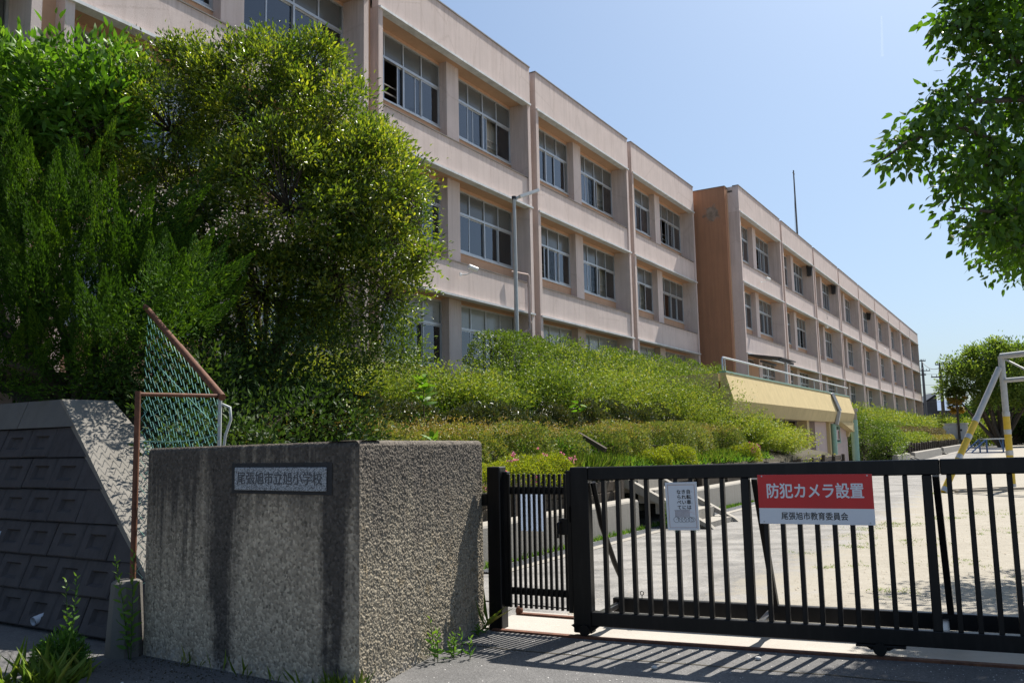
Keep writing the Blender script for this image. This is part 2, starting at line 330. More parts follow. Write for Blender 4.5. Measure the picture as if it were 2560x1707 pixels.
LG = lambda *c: [(i/(len(c)-1), x) for i, x in enumerate(c)]
M['l_osm'] = leaf_mat('osmanthus_leaf', LG((0.025, 0.05, 0.009), (0.06, 0.095, 0.013), (0.125, 0.16, 0.02), (0.23, 0.24, 0.03)), 0.45, 0.36, (1.3, 1.3, 0.4), 0.55)
M['l_jun'] = leaf_mat('juniper_scale', LG((0.014, 0.036, 0.005), (0.036, 0.078, 0.008), (0.085, 0.14, 0.013)), 0.3, 0.7, (1.2, 1.25, 0.35), 0.12)
M['l_bright'] = leaf_mat('bright_green_leaf', LG((0.035, 0.085, 0.01), (0.075, 0.16, 0.014), (0.13, 0.215, 0.03)), 0.42, 0.5, (1.1, 1.15, 0.45), 0.3)
M['l_over'] = leaf_mat('overhanging_leaf', LG((0.024, 0.055, 0.009), (0.048, 0.1, 0.013), (0.085, 0.145, 0.02)), 0.5, 0.42, (1.25, 1.35, 0.35), 0.35)
M['l_olive'] = leaf_mat('olive_azalea_leaf', LG((0.032, 0.06, 0.013), (0.1, 0.13, 0.032), (0.17, 0.185, 0.045), (0.22, 0.15, 0.05)), 0.27, 0.55, (1.2, 1.2, 0.5), 0.3)
M['l_gloss'] = leaf_mat('dark_glossy_leaf', LG((0.018, 0.03, 0.01), (0.032, 0.045, 0.014), (0.055, 0.065, 0.02), (0.1, 0.07, 0.03)), 0.2, 0.38, (1.2, 1.2, 0.5), 0.6)
M['l_lime'] = leaf_mat('lime_spray_leaf', LG((0.026, 0.055, 0.009), (0.085, 0.135, 0.018), (0.17, 0.215, 0.03), (0.23, 0.225, 0.045)), 0.34, 0.55, (1.2, 1.15, 0.5), 0.3)
M['l_hedge'] = leaf_mat('hedge_leaf', LG((0.028, 0.055, 0.01), (0.075, 0.115, 0.017), (0.14, 0.18, 0.026)), 0.32, 0.5, (1.2, 1.25, 0.45), 0.35)
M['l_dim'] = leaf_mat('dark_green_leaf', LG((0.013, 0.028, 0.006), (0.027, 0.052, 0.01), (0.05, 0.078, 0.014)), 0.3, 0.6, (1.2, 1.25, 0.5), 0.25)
M['l_azal'] = leaf_mat('azalea_leaf', LG((0.07, 0.1, 0.012), (0.15, 0.18, 0.018), (0.24, 0.22, 0.02)), 0.4, 0.5, (1.2, 1.2, 0.4), 0.3)
M['petal'] = leaf_mat('pink_petal', LG((0.6, 0.10, 0.16), (0.75, 0.2, 0.25)), 0.4, 0.6, (1.1, 1.0, 1.0), 0.2)
M['l_grass'] = leaf_mat('grass_blade', LG((0.06, 0.11, 0.015), (0.12, 0.18, 0.025), (0.2, 0.2, 0.05)), 0.42, 0.55, (1.15, 1.2, 0.5), 0.3)
M['l_weed'] = leaf_mat('weed_leaf', LG((0.03, 0.07, 0.01), (0.06, 0.13, 0.018), (0.14, 0.2, 0.03)), 0.42, 0.5, (1.15, 1.2, 0.5), 0.3)
M['l_far'] = leaf_mat('far_tree_leaf', LG((0.05, 0.085, 0.018), (0.11, 0.155, 0.028), (0.18, 0.21, 0.04)), 0.48, 0.5, (1.15, 1.2, 0.5), 0.35)
M['l_palm'] = leaf_mat('palm_frond', LG((0.03, 0.06, 0.012), (0.08, 0.1, 0.02), (0.3, 0.19, 0.03)), 0.35, 0.5, (1.2, 1.1, 0.4))
M['l_brown'] = leaf_mat('brown_sprig', LG((0.06, 0.06, 0.025), (0.11, 0.09, 0.045), (0.15, 0.11, 0.06)), 0.3, 0.6, (1.1, 1.1, 0.7), 0.3)

# ------------------------------------------------------------------ object helpers
WLOC = {}            # world location of empties that parent world-space meshes
def tag(o, label=None, cat=None, group=None, kind=None):
    for k, v in (('label', label), ('category', cat), ('group', group), ('kind', kind)):
        if v: o[k] = v
    return o
def thing(name, label, cat, loc=(0, 0, 0), rz=0.0, group=None):
    o = bpy.data.objects.new(name, None); COL.objects.link(o); o.empty_display_size = 0.2
    o.location = loc; o.rotation_euler = (0, 0, rz)
    WLOC[o] = (Vector(loc), rz)
    return tag(o, label, cat, group)
class MB:
    """collects boxes, prisms and tubes; build() links them as one mesh object"""
    def __init__(s): s.v = []; s.f = []; s.m = []; s.mi = 0; s.sm = []
    def add(s, vs, fs, smooth=False):
        o = len(s.v); s.v += [tuple(p) for p in vs]
        for f in fs: s.f.append([o+i for i in f]); s.m.append(s.mi); s.sm.append(smooth)
        return s
    def box(s, x0, x1, y0, y1, z0, z1):
        return s.add([(x0, y0, z0), (x1, y0, z0), (x1, y1, z0), (x0, y1, z0), (x0, y0, z1), (x1, y0, z1), (x1, y1, z1), (x0, y1, z1)],
                     [(0, 3, 2, 1), (4, 5, 6, 7), (0, 1, 5, 4), (1, 2, 6, 5), (2, 3, 7, 6), (3, 0, 4, 7)])
    def bbox(s, x0, x1, y0, y1, z0, z1, c=0.006):
        """box whose long edges are chamfered"""
        xs, ys, zs = (x0, x1), (y0, y1), (z0, z1)
        vs = []; idx = {}
        for i in (0, 1):
            for j in (0, 1):
                for k in (0, 1):
                    X, Y, Z = xs[i], ys[j], zs[k]; dx, dy, dz = (c, -c)[i], (c, -c)[j], (c, -c)[k]
                    idx[i, j, k] = len(vs); vs += [(X, Y+dy, Z+dz), (X+dx, Y, Z+dz), (X+dx, Y+dy, Z)]
        g = lambda i, j, k, a: idx[i, j, k]+a
        F = []
        F += [[g(0, 0, 0, 0), g(0, 0, 1, 0), g(0, 1, 1, 0), g(0, 1, 0, 0)], [g(1, 0, 0, 0), g(1, 1, 0, 0), g(1, 1, 1, 0), g(1, 0, 1, 0)]]
        F += [[g(0, 0, 0, 1), g(1, 0, 0, 1), g(1, 0, 1, 1), g(0, 0, 1, 1)], [g(0, 1, 0, 1), g(0, 1, 1, 1), g(1, 1, 1, 1), g(1, 1, 0, 1)]]
        F += [[g(0, 0, 0, 2), g(0, 1, 0, 2), g(1, 1, 0, 2), g(1, 0, 0, 2)], [g(0, 0, 1, 2), g(1, 0, 1, 2), g(1, 1, 1, 2), g(0, 1, 1, 2)]]
        for j in (0, 1):
            for k in (0, 1): F.append([g(0, j, k, 1), g(1, j, k, 1), g(1, j, k, 2), g(0, j, k, 2)])
        for i in (0, 1):
            for k in (0, 1): F.append([g(i, 0, k, 0), g(i, 1, k, 0), g(i, 1, k, 2), g(i, 0, k, 2)])
        for i in (0, 1):
            for j in (0, 1): F.append([g(i, j, 0, 0), g(i, j, 1, 0), g(i, j, 1, 1), g(i, j, 0, 1)])
        for i in (0, 1):
            for j in (0, 1):
                for k in (0, 1): F.append([g(i, j, k, 0), g(i, j, k, 1), g(i, j, k, 2)])
        return s.add(vs, F)
    def hexa(s, p):
        """eight corners: four below (counterclockwise), four above"""
        return s.add(p, [(0, 3, 2, 1), (4, 5, 6, 7), (0, 1, 5, 4), (1, 2, 6, 5), (2, 3, 7, 6), (3, 0, 4, 7)])
    def prism(s, poly, z0, z1):
        n = len(poly)
        return s.add([(x, y, z0) for x, y in poly]+[(x, y, z1) for x, y in poly],
                     [list(range(n))[::-1], list(range(n, 2*n))]+[(i, (i+1) % n, n+(i+1) % n, n+i) for i in range(n)])
    def loft(s, a, b):
        n = len(a)
        return s.add(list(a)+list(b), [list(range(n))[::-1], list(range(n, 2*n))]+[(i, (i+1) % n, n+(i+1) % n, n+i) for i in range(n)])
    def tube(s, pts, r, n=8, smooth=True, caps=True):
        pts = [Vector(p) for p in pts]; rs = r if isinstance(r, (list, tuple)) else [r]*len(pts)
        vs = []; up0 = None
        for i, p in enumerate(pts):
            d = (pts[min(i+1, len(pts)-1)]-pts[max(i-1, 0)]).normalized()
            a = Vector((0, 0, 1)) if abs(d.z) < 0.95 else Vector((1, 0, 0))
            e1 = d.cross(a).normalized()
            if up0 is not None and e1.dot(up0) < 0: e1 = -e1
            up0 = e1; e2 = d.cross(e1)
            for k in range(n):
                q = 2*math.pi*k/n+math.pi/n; vs.append(p+(e1*math.cos(q)+e2*math.sin(q))*rs[i])
        fs = [(i*n+k, i*n+(k+1) % n, (i+1)*n+(k+1) % n, (i+1)*n+k) for i in range(len(pts)-1) for k in range(n)]
        s.add(vs, fs, smooth)
        if caps: s.add(vs[:n], [list(range(n))[::-1]]); s.add(vs[-n:], [list(range(n))])
        return s
    def bar(s, p, q, w, h, up=(0, 0, 1)):
        """square bar from p to q, w wide and h high"""
        p, q = Vector(p), Vector(q); d = (q-p).normalized(); up = Vector(up)
        if abs(d.dot(up)) > 0.98: up = Vector((0, 1, 0))
        e = d.cross(up).normalized()*w/2; g = e.cross(d).normalized()*h/2
        return s.hexa([p-e-g, p+e-g, q+e-g, q-e-g, p-e+g, p+e+g, q+e+g, q-e+g])
    def sphere(s, c, r, n=8, m=5, sq=(1, 1, 1)):
        vs = []; fs = []
        for i in range(m+1):
            ph = math.pi*i/m
            for k in range(n):
                th = 2*math.pi*k/n
                vs.append((c[0]+r*sq[0]*math.sin(ph)*math.cos(th), c[1]+r*sq[1]*math.sin(ph)*math.sin(th), c[2]+r*sq[2]*math.cos(ph)))
        for i in range(m):
            for k in range(n): fs.append((i*n+k, (i+1)*n+k, (i+1)*n+(k+1) % n, i*n+(k+1) % n))
        return s.add(vs, fs, True)
    def mesh(s, name, mats):
        me = bpy.data.meshes.new(name); me.from_pydata(s.v, [], s.f)
        for m in (mats if isinstance(mats, (list, tuple)) else [mats]): me.materials.append(M[m] if isinstance(m, str) else m)
        me.polygons.foreach_set('material_index', s.m); me.polygons.foreach_set('use_smooth', s.sm)
        me.update(); return me
    def build(s, name, mats, parent=None, kind=None):
        return link(name, s.mesh(name, mats), parent, kind)
def link(name, me, parent=None, kind=None, loc=(0, 0, 0)):
    o = bpy.data.objects.new(name, me); COL.objects.link(o); o.parent = parent; o.location = loc
    if kind: o['kind'] = kind
    return o
def local(parent, pts):
    """world points into the frame of a thing (location and turn about z)"""
    L, rz = WLOC[parent]; c, sn = math.cos(-rz), math.sin(-rz)
    out = []
    for p in pts:
        x, y, z = p[0]-L[0], p[1]-L[1], p[2]-L[2]; out.append((x*c-y*sn, x*sn+y*c, z))
    return out
def dup(o, parent, off=(0, 0, 0)):
    c = o.copy(); COL.objects.link(c); c.parent = parent
    c.location = (o.location[0]+off[0], o.location[1]+off[1], o.location[2]+off[2])
    for ch in [x for x in KIDS.get(o, [])]: dup_child(ch, c)
    return c
KIDS = {}
def kid(parent, o): KIDS.setdefault(parent, []).append(o); return o
def dup_child(o, parent):
    c = o.copy(); COL.objects.link(c); c.parent = parent; return c

def np_mesh(name, V, F, mat, rv=None, smooth=False):
    me = bpy.data.meshes.new(name); nv, nf = len(V), len(F); k = F.shape[1]
    me.vertices.add(nv); me.vertices.foreach_set('co', np.ascontiguousarray(V, dtype=np.float32).ravel())
    me.loops.add(nf*k); me.loops.foreach_set('vertex_index', np.ascontiguousarray(F, dtype=np.int32).ravel())
    me.polygons.add(nf); me.polygons.foreach_set('loop_start', np.arange(0, nf*k, k, dtype=np.int32))
    if smooth: me.polygons.foreach_set('use_smooth', np.ones(nf, dtype=bool))
    me.update(calc_edges=True)
    if rv is not None:
        a = me.attributes.new('rv', 'FLOAT', 'POINT'); a.data.foreach_set('value', np.ascontiguousarray(rv, dtype=np.float32))
    me.materials.append(M[mat] if isinstance(mat, str) else mat)
    return me
def nrm(a): return a/np.maximum(np.linalg.norm(a, axis=-1, keepdims=True), 1e-9)
def leaves(P, D, L, Wd, rv, shape=4, droop=0.15, flat=None):
    """leaf blades at P along D: a folded rhomb (shape 4) or a pointed oval (shape 6)"""
    n = len(P); D = nrm(D); A = rng.normal(size=(n, 3))
    if flat is not None: A = A*(1-flat)+np.array([0, 0, 1.0])*flat*2
    Sd = nrm(np.cross(D, A)); Nn = np.cross(Sd, D)
    L = np.broadcast_to(L, (n,))[:, None]; Wd = np.broadcast_to(Wd, (n,))[:, None]
    if shape == 4:
        V = np.stack([P, P+D*L*.45+Sd*Wd*.5+Nn*Wd*.12, P+D*L-Nn*L*droop, P+D*L*.45-Sd*Wd*.5+Nn*Wd*.12], 1)
        F = np.array([[0, 1, 2], [0, 2, 3]])
    else:
        V = np.stack([P, P+D*L*.28+Sd*Wd*.45+Nn*Wd*.1, P+D*L*.62+Sd*Wd*.42+Nn*Wd*.08-Nn*L*droop*.4, P+D*L-Nn*L*droop,
                      P+D*L*.62-Sd*Wd*.42+Nn*Wd*.08-Nn*L*droop*.4, P+D*L*.28-Sd*Wd*.45+Nn*Wd*.1], 1)
        F = np.array([[0, 1, 5], [1, 2, 4], [1, 4, 5], [2, 3, 4]])
    k = V.shape[1]
    FF = (np.arange(n)[:, None, None]*k+F[None]).reshape(-1, 3)
    return V.reshape(-1, 3), FF, np.repeat(np.clip(rv, 0, 1), k)
def join(parts):
    Vs, Fs, Rs, o = [], [], [], 0
    for V, F, R in parts: Vs.append(V); Fs.append(F+o); Rs.append(R); o += len(V)
    return np.concatenate(Vs), np.concatenate(Fs), np.concatenate(Rs)
_ph = rng.uniform(0, 6.28, (12,)); _kd = rng.normal(size=(12, 3))
def nz(P, sc):
    q = (P*sc)@_kd.T+_ph; return np.sin(q).mean(1)*1.8
def foliage(name, parts, mat, parent=None, kind=None):
    V, F, R = join(parts) if isinstance(parts, list) else parts
    if parent is not None:
        L, rz = WLOC[parent]; V = V-np.array(L)
        c, sn = math.cos(-rz), math.sin(-rz); V = V@np.array([[c, sn, 0], [-sn, c, 0], [0, 0, 1]])
    return link(name, np_mesh(name, V, F, mat, R), parent, kind)

# text: the built-in font, turned to a mesh
def bold(me, dx, layers=5):
    """thicken lettering by stacking shifted copies"""
    n = len(me.vertices); V = np.empty(n*3); me.vertices.foreach_get('co', V); V = V.reshape(-1, 3)
    F = [list(p.vertices) for p in me.polygons]; VV = []; FF = []
    for k in range(layers):
        q = 2*math.pi*k/layers; VV.append(V+np.array([dx*math.cos(q), dx*math.sin(q)*.8, 0.00012*k])); FF += [[i+k*n for i in f] for f in F]
    m2 = bpy.data.meshes.new(me.name); m2.from_pydata(np.concatenate(VV).tolist(), [], FF); return m2
def text_mesh(body, size, thick=0.0, extrude=0.0004, name='lettering', spacing=1.0, align='CENTER'):
    c = bpy.data.curves.new(name, 'FONT'); c.body = body; c.size = size; c.offset = thick; c.extrude = extrude
    c.align_x = align; c.align_y = 'CENTER'; c.space_character = spacing; c.resolution_u = 3
    o = bpy.data.objects.new(name, c); COL.objects.link(o)
    dg = bpy.context.evaluated_depsgraph_get(); me = bpy.data.meshes.new_from_object(o.evaluated_get(dg))
    bpy.data.objects.remove(o); bpy.data.curves.remove(c); me.name = name
    return me

# ================================================================== THE SETTING
def sstep(a, b, x): q = np.clip((x-a)/(b-a), 0, 1); return q*q*(3-2*q)
def hz(a, b): return 0.018*np.clip(np.asarray(a, float)-0.2, 0, 8)*(1-sstep(0.8, 4.5, np.asarray(b, float)))
def grid_sheet(name, xs, ys, fn, mat, kind='structure', smooth=True):
    X, Y = np.meshgrid(xs, ys, indexing='ij'); V = fn(X, Y).reshape(-1, 3)
    nx, ny = len(xs), len(ys); i = np.arange(nx-1)[:, None]*ny+np.arange(ny-1)[None]
    F = np.stack([i, i+ny, i+ny+1, i+1], -1).reshape(-1, 4)
    return link(name, np_mesh(name, V, F, mat, None, smooth), None, kind)
def gframe(a, b, z): return np.stack([G0[0]+a*GX-b*GY, G0[1]+a*GY+b*GX, z], -1)
def bframe(s, t, z): return np.stack([s*UX+t*NX, s*UY+t*NY, z], -1)

ax = np.concatenate([[-900, -300, -100, -40, -20], np.arange(-12, 14.1, 0.5), [20, 40, 100, 300, 900]])
bx = np.concatenate([[-300, -60, -20], np.arange(-10, 12.1, 0.5), [16, 24, 40, 80, 160, 300, 900]])
GROUND_MAT = path_mat('worn_asphalt_and_sand')
grid_sheet('ground', ax, bx, lambda a, b: gframe(a, b, hz(a, b)-0.012), GROUND_MAT)
grid_sheet('road', np.concatenate([[-60, -25], np.arange(-12, 12.1, 0.5), [25, 60]]), np.concatenate([[-60, -25, -12], np.arange(-8, -0.4, 0.5), [-0.07]]),
           lambda a, b: gframe(a, b, hz(a, b)), 'asphalt')
# worn asphalt path inside the gate, ragged where the sand has crept over it
sv = np.concatenate([np.arange(0, 1.0001, 0.004)]); tv = np.linspace(0, 1, 9)
def pathfn(q, w):
    tl = -5.70; s_far = 7.6+q**1.6*112
    edge = -1.6+0.0*s_far
    t = tl+(edge-tl)*w
    s = s_far
    x, y = s*UX+t*NX, s*UY+t*NY
    a, b = (x-G0[0])*GX+(y-G0[1])*GY, -(x-G0[0])*GY+(y-G0[1])*GX
    k = np.maximum(0, 0.735-b)/ (UX*-GY+UY*GX)     # push forward to the threshold
    s = s+k; x, y = s*UX+t*NX, s*UY+t*NY
    a, b = (x-G0[0])*GX+(y-G0[1])*GY, -(x-G0[0])*GY+(y-G0[1])*GX
    return np.stack([x, y, hz(a, b)-0.03*np.clip(w*8-6.6, 0, 1)], -1)
grid_sheet('path', sv, tv, pathfn, GROUND_MAT)
grid_sheet('kerb_strip', np.concatenate([np.arange(9.3, 60, 1.0), [120]]), np.array([-5.86, -5.70]), lambda s, t: bframe(s, t, 0*s+0.006), 'conc')
grid_sheet('threshold', np.arange(-0.86, 8.1, 0.25), np.array([0.035, 0.2, 0.4, 0.6]), lambda a, b: gframe(a, b, hz(a, b)+0.004), 'paleconc')
grid_sheet('threshold_inner', np.arange(-0.86, 8.1, 0.25), np.array([0.72, 0.8]), lambda a, b: gframe(a, b, hz(a, b)+0.004), 'paleconc')
# concrete gutter slab at the foot of the block wall
grid_sheet('gutter', np.arange(3.2, 4.3, 0.2), np.arange(-14, -7.9, 0.3), lambda s, t: bframe(s-0.1*np.sin(t), t, 0*s+0.006), 'conc')

# the planted bank
bt = np.array([-16., -12.3, -11.2, -10.2, -9.6, -8.9, -8.0, -7.9, -7.3, -6.86, -6.82, -6.5, -6.35])
bzv = np.array([2.8, 2.8, 2.6, 2.3, 2.05, 1.75, 1.4, 1.2, 1.08, .95, .5, .48, .3])
def bankz(s, t):
    z = np.interp(t, bt, bzv)
    under = sstep(36, 37.6, s)*(1-sstep(50.6, 52, s))
    z = np.where(under > 0, z*(1-under)+under*np.where(np.asarray(t) > -11.4, -0.1, 2.6), z)
    deck = sstep(24.5, 27, s)*(1-sstep(51, 53, s)); z = np.minimum(z, 2.8-deck*0.75)
    return z
grid_sheet('bank', np.concatenate([np.arange(5.5, 60, 0.5), np.arange(60, 128, 3.0)]), np.sort(np.concatenate([bt, np.linspace(-12, -7, 14)])),
           lambda s, t: bframe(s, t, bankz(s, t)+0.05*np.sin(s*3.1+t*2)*np.cos(t*4-s)*(t < -6.6)), 'soil')
# earth behind the block wall, up to its cap
def left_earth(s, t): return bframe(s, t, 2.05+0.25*sstep(6, 9, s)+0.06*np.sin(s*4)*np.sin(t*3)-1.0*sstep(-9.0, -7.6, t)*(1-sstep(5.5, 8, s)))
grid_sheet('upper_bank', np.arange(5.43, 9.6, 0.3), np.concatenate([[-40, -25], np.arange(-16, -7.5, 0.4)]), left_earth, 'soil')

# steel rails the gate runs on
for b0, nm, a0 in ((-0.02, 'front', -0.74), (0.69, 'rear', -0.85)):
    mb = MB(); xs = np.arange(a0, 8, 0.5)
    for x0, x1 in zip(xs[:-1], xs[1:]):
        h0, h1 = float(hz(x0, b0)), float(hz(x1, b0))
        mb.hexa([(x0, b0-.03, h0-.02), (x1, b0-.03, h1-.02), (x1, b0+.03, h1-.02), (x0, b0+.03, h0-.02), (x0, b0-.03, h0+.012), (x1, b0-.03, h1+.012), (x1, b0+.03, h1+.012), (x0, b0+.03, h0+.012)])
    r = thing('gate_rail', 'rusty steel rail set in the ground under the %s of the sliding gate' % nm, 'rail', GW(0, 0), GROT, 'rails of the sliding gate')
    mb.build('rail_bar', 'rust', r)
    if nm == 'rear': MB().sphere((-0.83, 0.69, 0.03), 0.045, 8, 6, (0.8, 1, 1)).build('end_stop', 'rust', r)
# mossy joint in the asphalt
mb = MB(); xs = np.arange(-0.9, 7.6, 0.3)
for x0, x1 in zip(xs[:-1], xs[1:]):
    y0, y1 = -0.61+0.012*math.sin(x0*7), -0.61+0.012*math.sin(x1*7)
    z0, z1 = float(hz(x0, -.6))+.004, float(hz(x1, -.6))+.004
    mb.add([(x0, y0-.007, z0), (x1, y1-.007, z1), (x1, y1+.007, z1), (x0, y0+.007, z0)], [(0, 1, 2, 3)])
o = mb.build('road_joint', 'soil', None, 'structure'); o.location = GW(0, 0); o.rotation_euler = (0, 0, GROT)

# drain grating along the foot of the low wall
gr = thing('drain_grating', 'long steel drain grating between the path and the low wall', 'drain grating', W(9.2, -5.97), BROT)
MB().box(0, 50, -.115, .115, -.001, 0.0025).build('channel_shade', 'ink', gr)  # flat black sheet, painted shade in place of a hollow below the slats
for i in range(6): MB().box(0, 50, -.105+i*.042-.009, -.105+i*.042+.009, .003, .012).build('slat', 'grate', gr)
mb = MB()
for i in range(100): mb.box(i*.5, i*.5+.012, -.11, .11, .0035, .010)
mb.build('cross_bar', 'grate', gr, 'stuff')

# low concrete walls along the path, in lengths between the stairs
def low_wall(s0, s1, label):
    t = thing('low_wall', label, 'wall', W(s0, -6.2), BROT, 'low concrete walls along the path')
    L = s1-s0; n = max(1, int(L/2.4)); w = L/n
    for i in range(n):
        x0, x1 = i*w+(.004 if i else 0), (i+1)*w-.004
        mb = MB(); mb.loft([(x0, -.0, 0), (x0, .3, 0), (x0, .29, .52), (x0, .22, .555), (x0, .03, .53), (x0, .012, .5)],
                           [(x1, -.0, 0), (x1, .3, 0), (x1, .29, .52), (x1, .22, .555), (x1, .03, .53), (x1, .012, .5)])
        mb.build('wall_panel', 'conc', t)
low_wall(8.6, 14.75, 'low grey concrete wall behind the small pedestrian gate')
low_wall(17.2, 27.2, 'low grey concrete wall beyond the first bank stairs, seen between gate bars')
low_wall(29.2, 37.8, 'low concrete wall just before the yellow annex')
low_wall(51.0, 56.6, 'low concrete wall right after the yellow annex with green pipes')
low_wall(59.3, 78.2, 'low concrete wall between the two far bank stairs')
low_wall(80.4, 103.5, 'farthest low concrete wall, beside the end of the bank')

# stairs up the bank with sloping stringers
def stairs(s0, s1, ttop, tbot, label, mat='conc'):
    t = thing('bank_stairs', label, 'stairs', W(s0, tbot), BROT, 'stairs up the planted bank')
    zt = 0.55*(tbot-ttop)+.02; D = tbot-ttop
    for x0, x1 in ((0, .16), (s1-s0-.16, s1-s0)):
        mb = MB(); mb.loft([(x0, 0, 0), (x0, D, zt-.2), (x0, D, zt), (x0, .0, .07), (x0, -.08, 0)], [(x1, 0, 0), (x1, D, zt-.2), (x1, D, zt), (x1, .0, .07), (x1, -.08, 0)])
        mb.build('stringer', mat, t)
    n = max(3, int(zt/.17))
    for i in range(n):
        MB().box(.165, s1-s0-.165, i*D/n+.05, (i+1)*D/n+.06, max(0, i*zt/n-.15), i*zt/n+.1).build('step', mat, t)
stairs(15.2, 16.9, -6.75, -5.05, 'concrete bank stairs behind the framed poster on the gate', 'conc')
ub = thing('timber_beam', 'weathered sloping timber beam above the concrete bank stairs, half hidden by shrubs', 'timber beam', W(15.5, -6.8, 1.1), BROT)
MB().bar((0, .38, .33), (.05, 1.0, .66), .085, .085).build('beam', 'timber', ub)
stairs(27.35, 29.0, -7.7, -5.6, 'bank stairs left of the yellow annex, between shrubs')
stairs(57.0, 59.0, -7.3, -5.8, 'first bank stairs beyond the yellow annex, beside round shrubs')
stairs(78.5, 80.2, -7.3, -5.9, 'second bank stairs beyond the yellow annex')
stairs(103.8, 105.6, -7.3, -6.0, 'farthest bank stairs, close to the off-white hut')

# timber sleepers holding the beds
def timber(s0, s1, t0, z0, rows, label, seg=2.1, posts=True):
    T = thing('timber_edging', label, 'timber edging', W(s0, t0, z0), BROT, 'timber edgings of the planted bank')
    n = max(1, int(round((s1-s0)/seg))); w = (s1-s0)/n
    for r in range(rows):
        for i in range(n):
            j = random.uniform(-.02, .02)
            MB().bbox(i*w+.01, (i+1)*w-.012, j, .16+j, r*.19+.004, r*.19+.186, .012).build('sleeper', 'timber', T)
    if posts:
        for i in range(n+1):
            x = i*w; MB().bbox(x-.07, x+.07, -.13, -.012, -.3, rows*.19+random.uniform(.0, .1), .012).build('post', 'timber', T)
timber(9.0, 14.7, -6.62, .5, 2, 'dark timber sleepers under the pink azaleas behind the pedestrian gate')
timber(17.3, 27.0, -6.62, .5, 2, 'timber sleepers on the low wall beyond the framed poster')
timber(17.3, 27.0, -7.95, 1.12, 2, 'upper timber sleepers under the olive azalea hedge beyond the stairs')
timber(29.2, 37.0, -6.62, .5, 2, 'timber sleepers just left of the yellow annex')
timber(51.2, 56.6, -6.62, .5, 3, 'dark timber sleepers right of the yellow annex')
timber(59.4, 78.0, -6.62, .5, 3, 'timber palisade between the far bank stairs', seg=1.5)
timber(80.6, 103.0, -6.62, .5, 3, 'farthest timber palisade on the bank', seg=2.0)

# ================================================================== SCHOOL BUILDINGS
BW, BP, FIN = 8.05, 8.45, 0.18
ZB = [5.88, 9.53, 13.17]             # undersides of the bands
WZ = [3.86, 7.46, 11.11]             # window sills
WH, WT = 1.97, 1.24
WW = (BW-2*FIN-0.64)/2
XL, XR = FIN, BW-FIN-WW
def window_meshes():
    d = {}
    fr = MB(); f = .05
    fr.box(0, WW, 0, .09, 0, f); fr.box(0, WW, 0, .09, WH-f, WH); fr.box(0, f, 0, .09, f, WH-f); fr.box(WW-f, WW, 0, .09, f, WH-f)
    fr.box(f, WW-f, -.01, .09, WT-.035, WT+.035); cw = (WW-2*f)/4
    for i in (1, 2, 3): fr.box(f+i*cw-.022, f+i*cw+.022, .005, .08, WT+.035, WH-f)
    fr.box(f+2*cw-.03, f+2*cw+.03, -.008, .035, f, WT-.035)
    d['frame'] = fr.mesh('window', 'alu')
    d['transom'] = MB().box(.022, cw-.022, .04, .05, WT+.035, WH-f).mesh('transom_pane', 'frost')
    d['transom_pale'] = MB().box(.022, cw-.022, .04, .05, WT+.035, WH-f).mesh('transom_pane', 'frost_light')
    sm = MB(); h0, h1 = f, WT-.035
    sm.box(0, .035, 0, .03, h0, h1); sm.box(cw-.035, cw, 0, .03, h0, h1); sm.box(.035, cw-.035, 0, .03, h0, h0+.05); sm.box(.035, cw-.035, 0, .03, h1-.035, h1)
    sm.mi = 1; sm.box(.035, cw-.035, .012, .017, h0+.05, h1-.035)
    d['sash'] = sm.mesh('sash', ['alu', 'glass'])
    rl = MB().box(f, WW-f, .22, .25, .36, .40); rl.box(f, WW-f, .22, .25, .60, .63)
    d['rail'] = rl.mesh('guard_rail', 'curtain')
    def curtain(x0, x1, z1=WH-.08):
        mb = MB(); n = int((x1-x0)/.045); vs = []
        for i in range(n+1):
            x = x0+(x1-x0)*i/n; y = .33+.035*math.sin(i*1.9)+.015*math.sin(i*.7)
            k = 1-0.35*((x-x0)/(x1-x0)) if z1 < 1.8 else 1
            vs += [(x, y, .06), (x0+(x-x0)*1.0, y, z1)]
        return mb.add(vs, [(2*i, 2*i+2, 2*i+3, 2*i+1) for i in range(n)], True).mesh('curtain', 'curtain')
    d['cur_r'] = curtain(WW-1.0, WW-.3); d['cur_l'] = curtain(.1, .75); d['cur_w'] = curtain(WW-1.75, WW-.1)
    bm = MB()
    for i in range(38): bm.add([(.06, .082, .08+i*.049), (WW-.06, .082, .08+i*.049), (WW-.06, .1, .08+i*.049+.043), (.06, .1, .08+i*.049+.043)], [(0, 1, 2, 3)])
    d['blind'] = bm.mesh('blind', 'blind')
    # simple far window
    pm = MB().box(f, WW-f, .05, .056, f, WT-.035); d['farpane'] = pm.mesh('pane', 'glass')
    tm = MB().box(f, WW-f, .04, .05, WT+.035, WH-f); d['fartop'] = tm.mesh('transom_pane', 'frost')
    fb = MB()
    fb.box(0, WW, 0, .09, 0, f); fb.box(0, WW, 0, .09, WH-f, WH); fb.box(0, f, 0, .09, f, WH-f); fb.box(WW-f, WW, 0, .09, f, WH-f)
    fb.box(f, WW-f, -.01, .09, WT-.035, WT+.035)
    for i in (1, 2, 3): fb.box(f+i*cw-.025, f+i*cw+.025, -.004, .035, f, WT-.035); fb.box(f+i*cw-.022, f+i*cw+.022, .0, .035, WT+.035, WH-f)
    d['farframe'] = fb.mesh('window', 'alu'); d['cw'] = cw; d['f'] = f
    return d
WM = window_meshes()
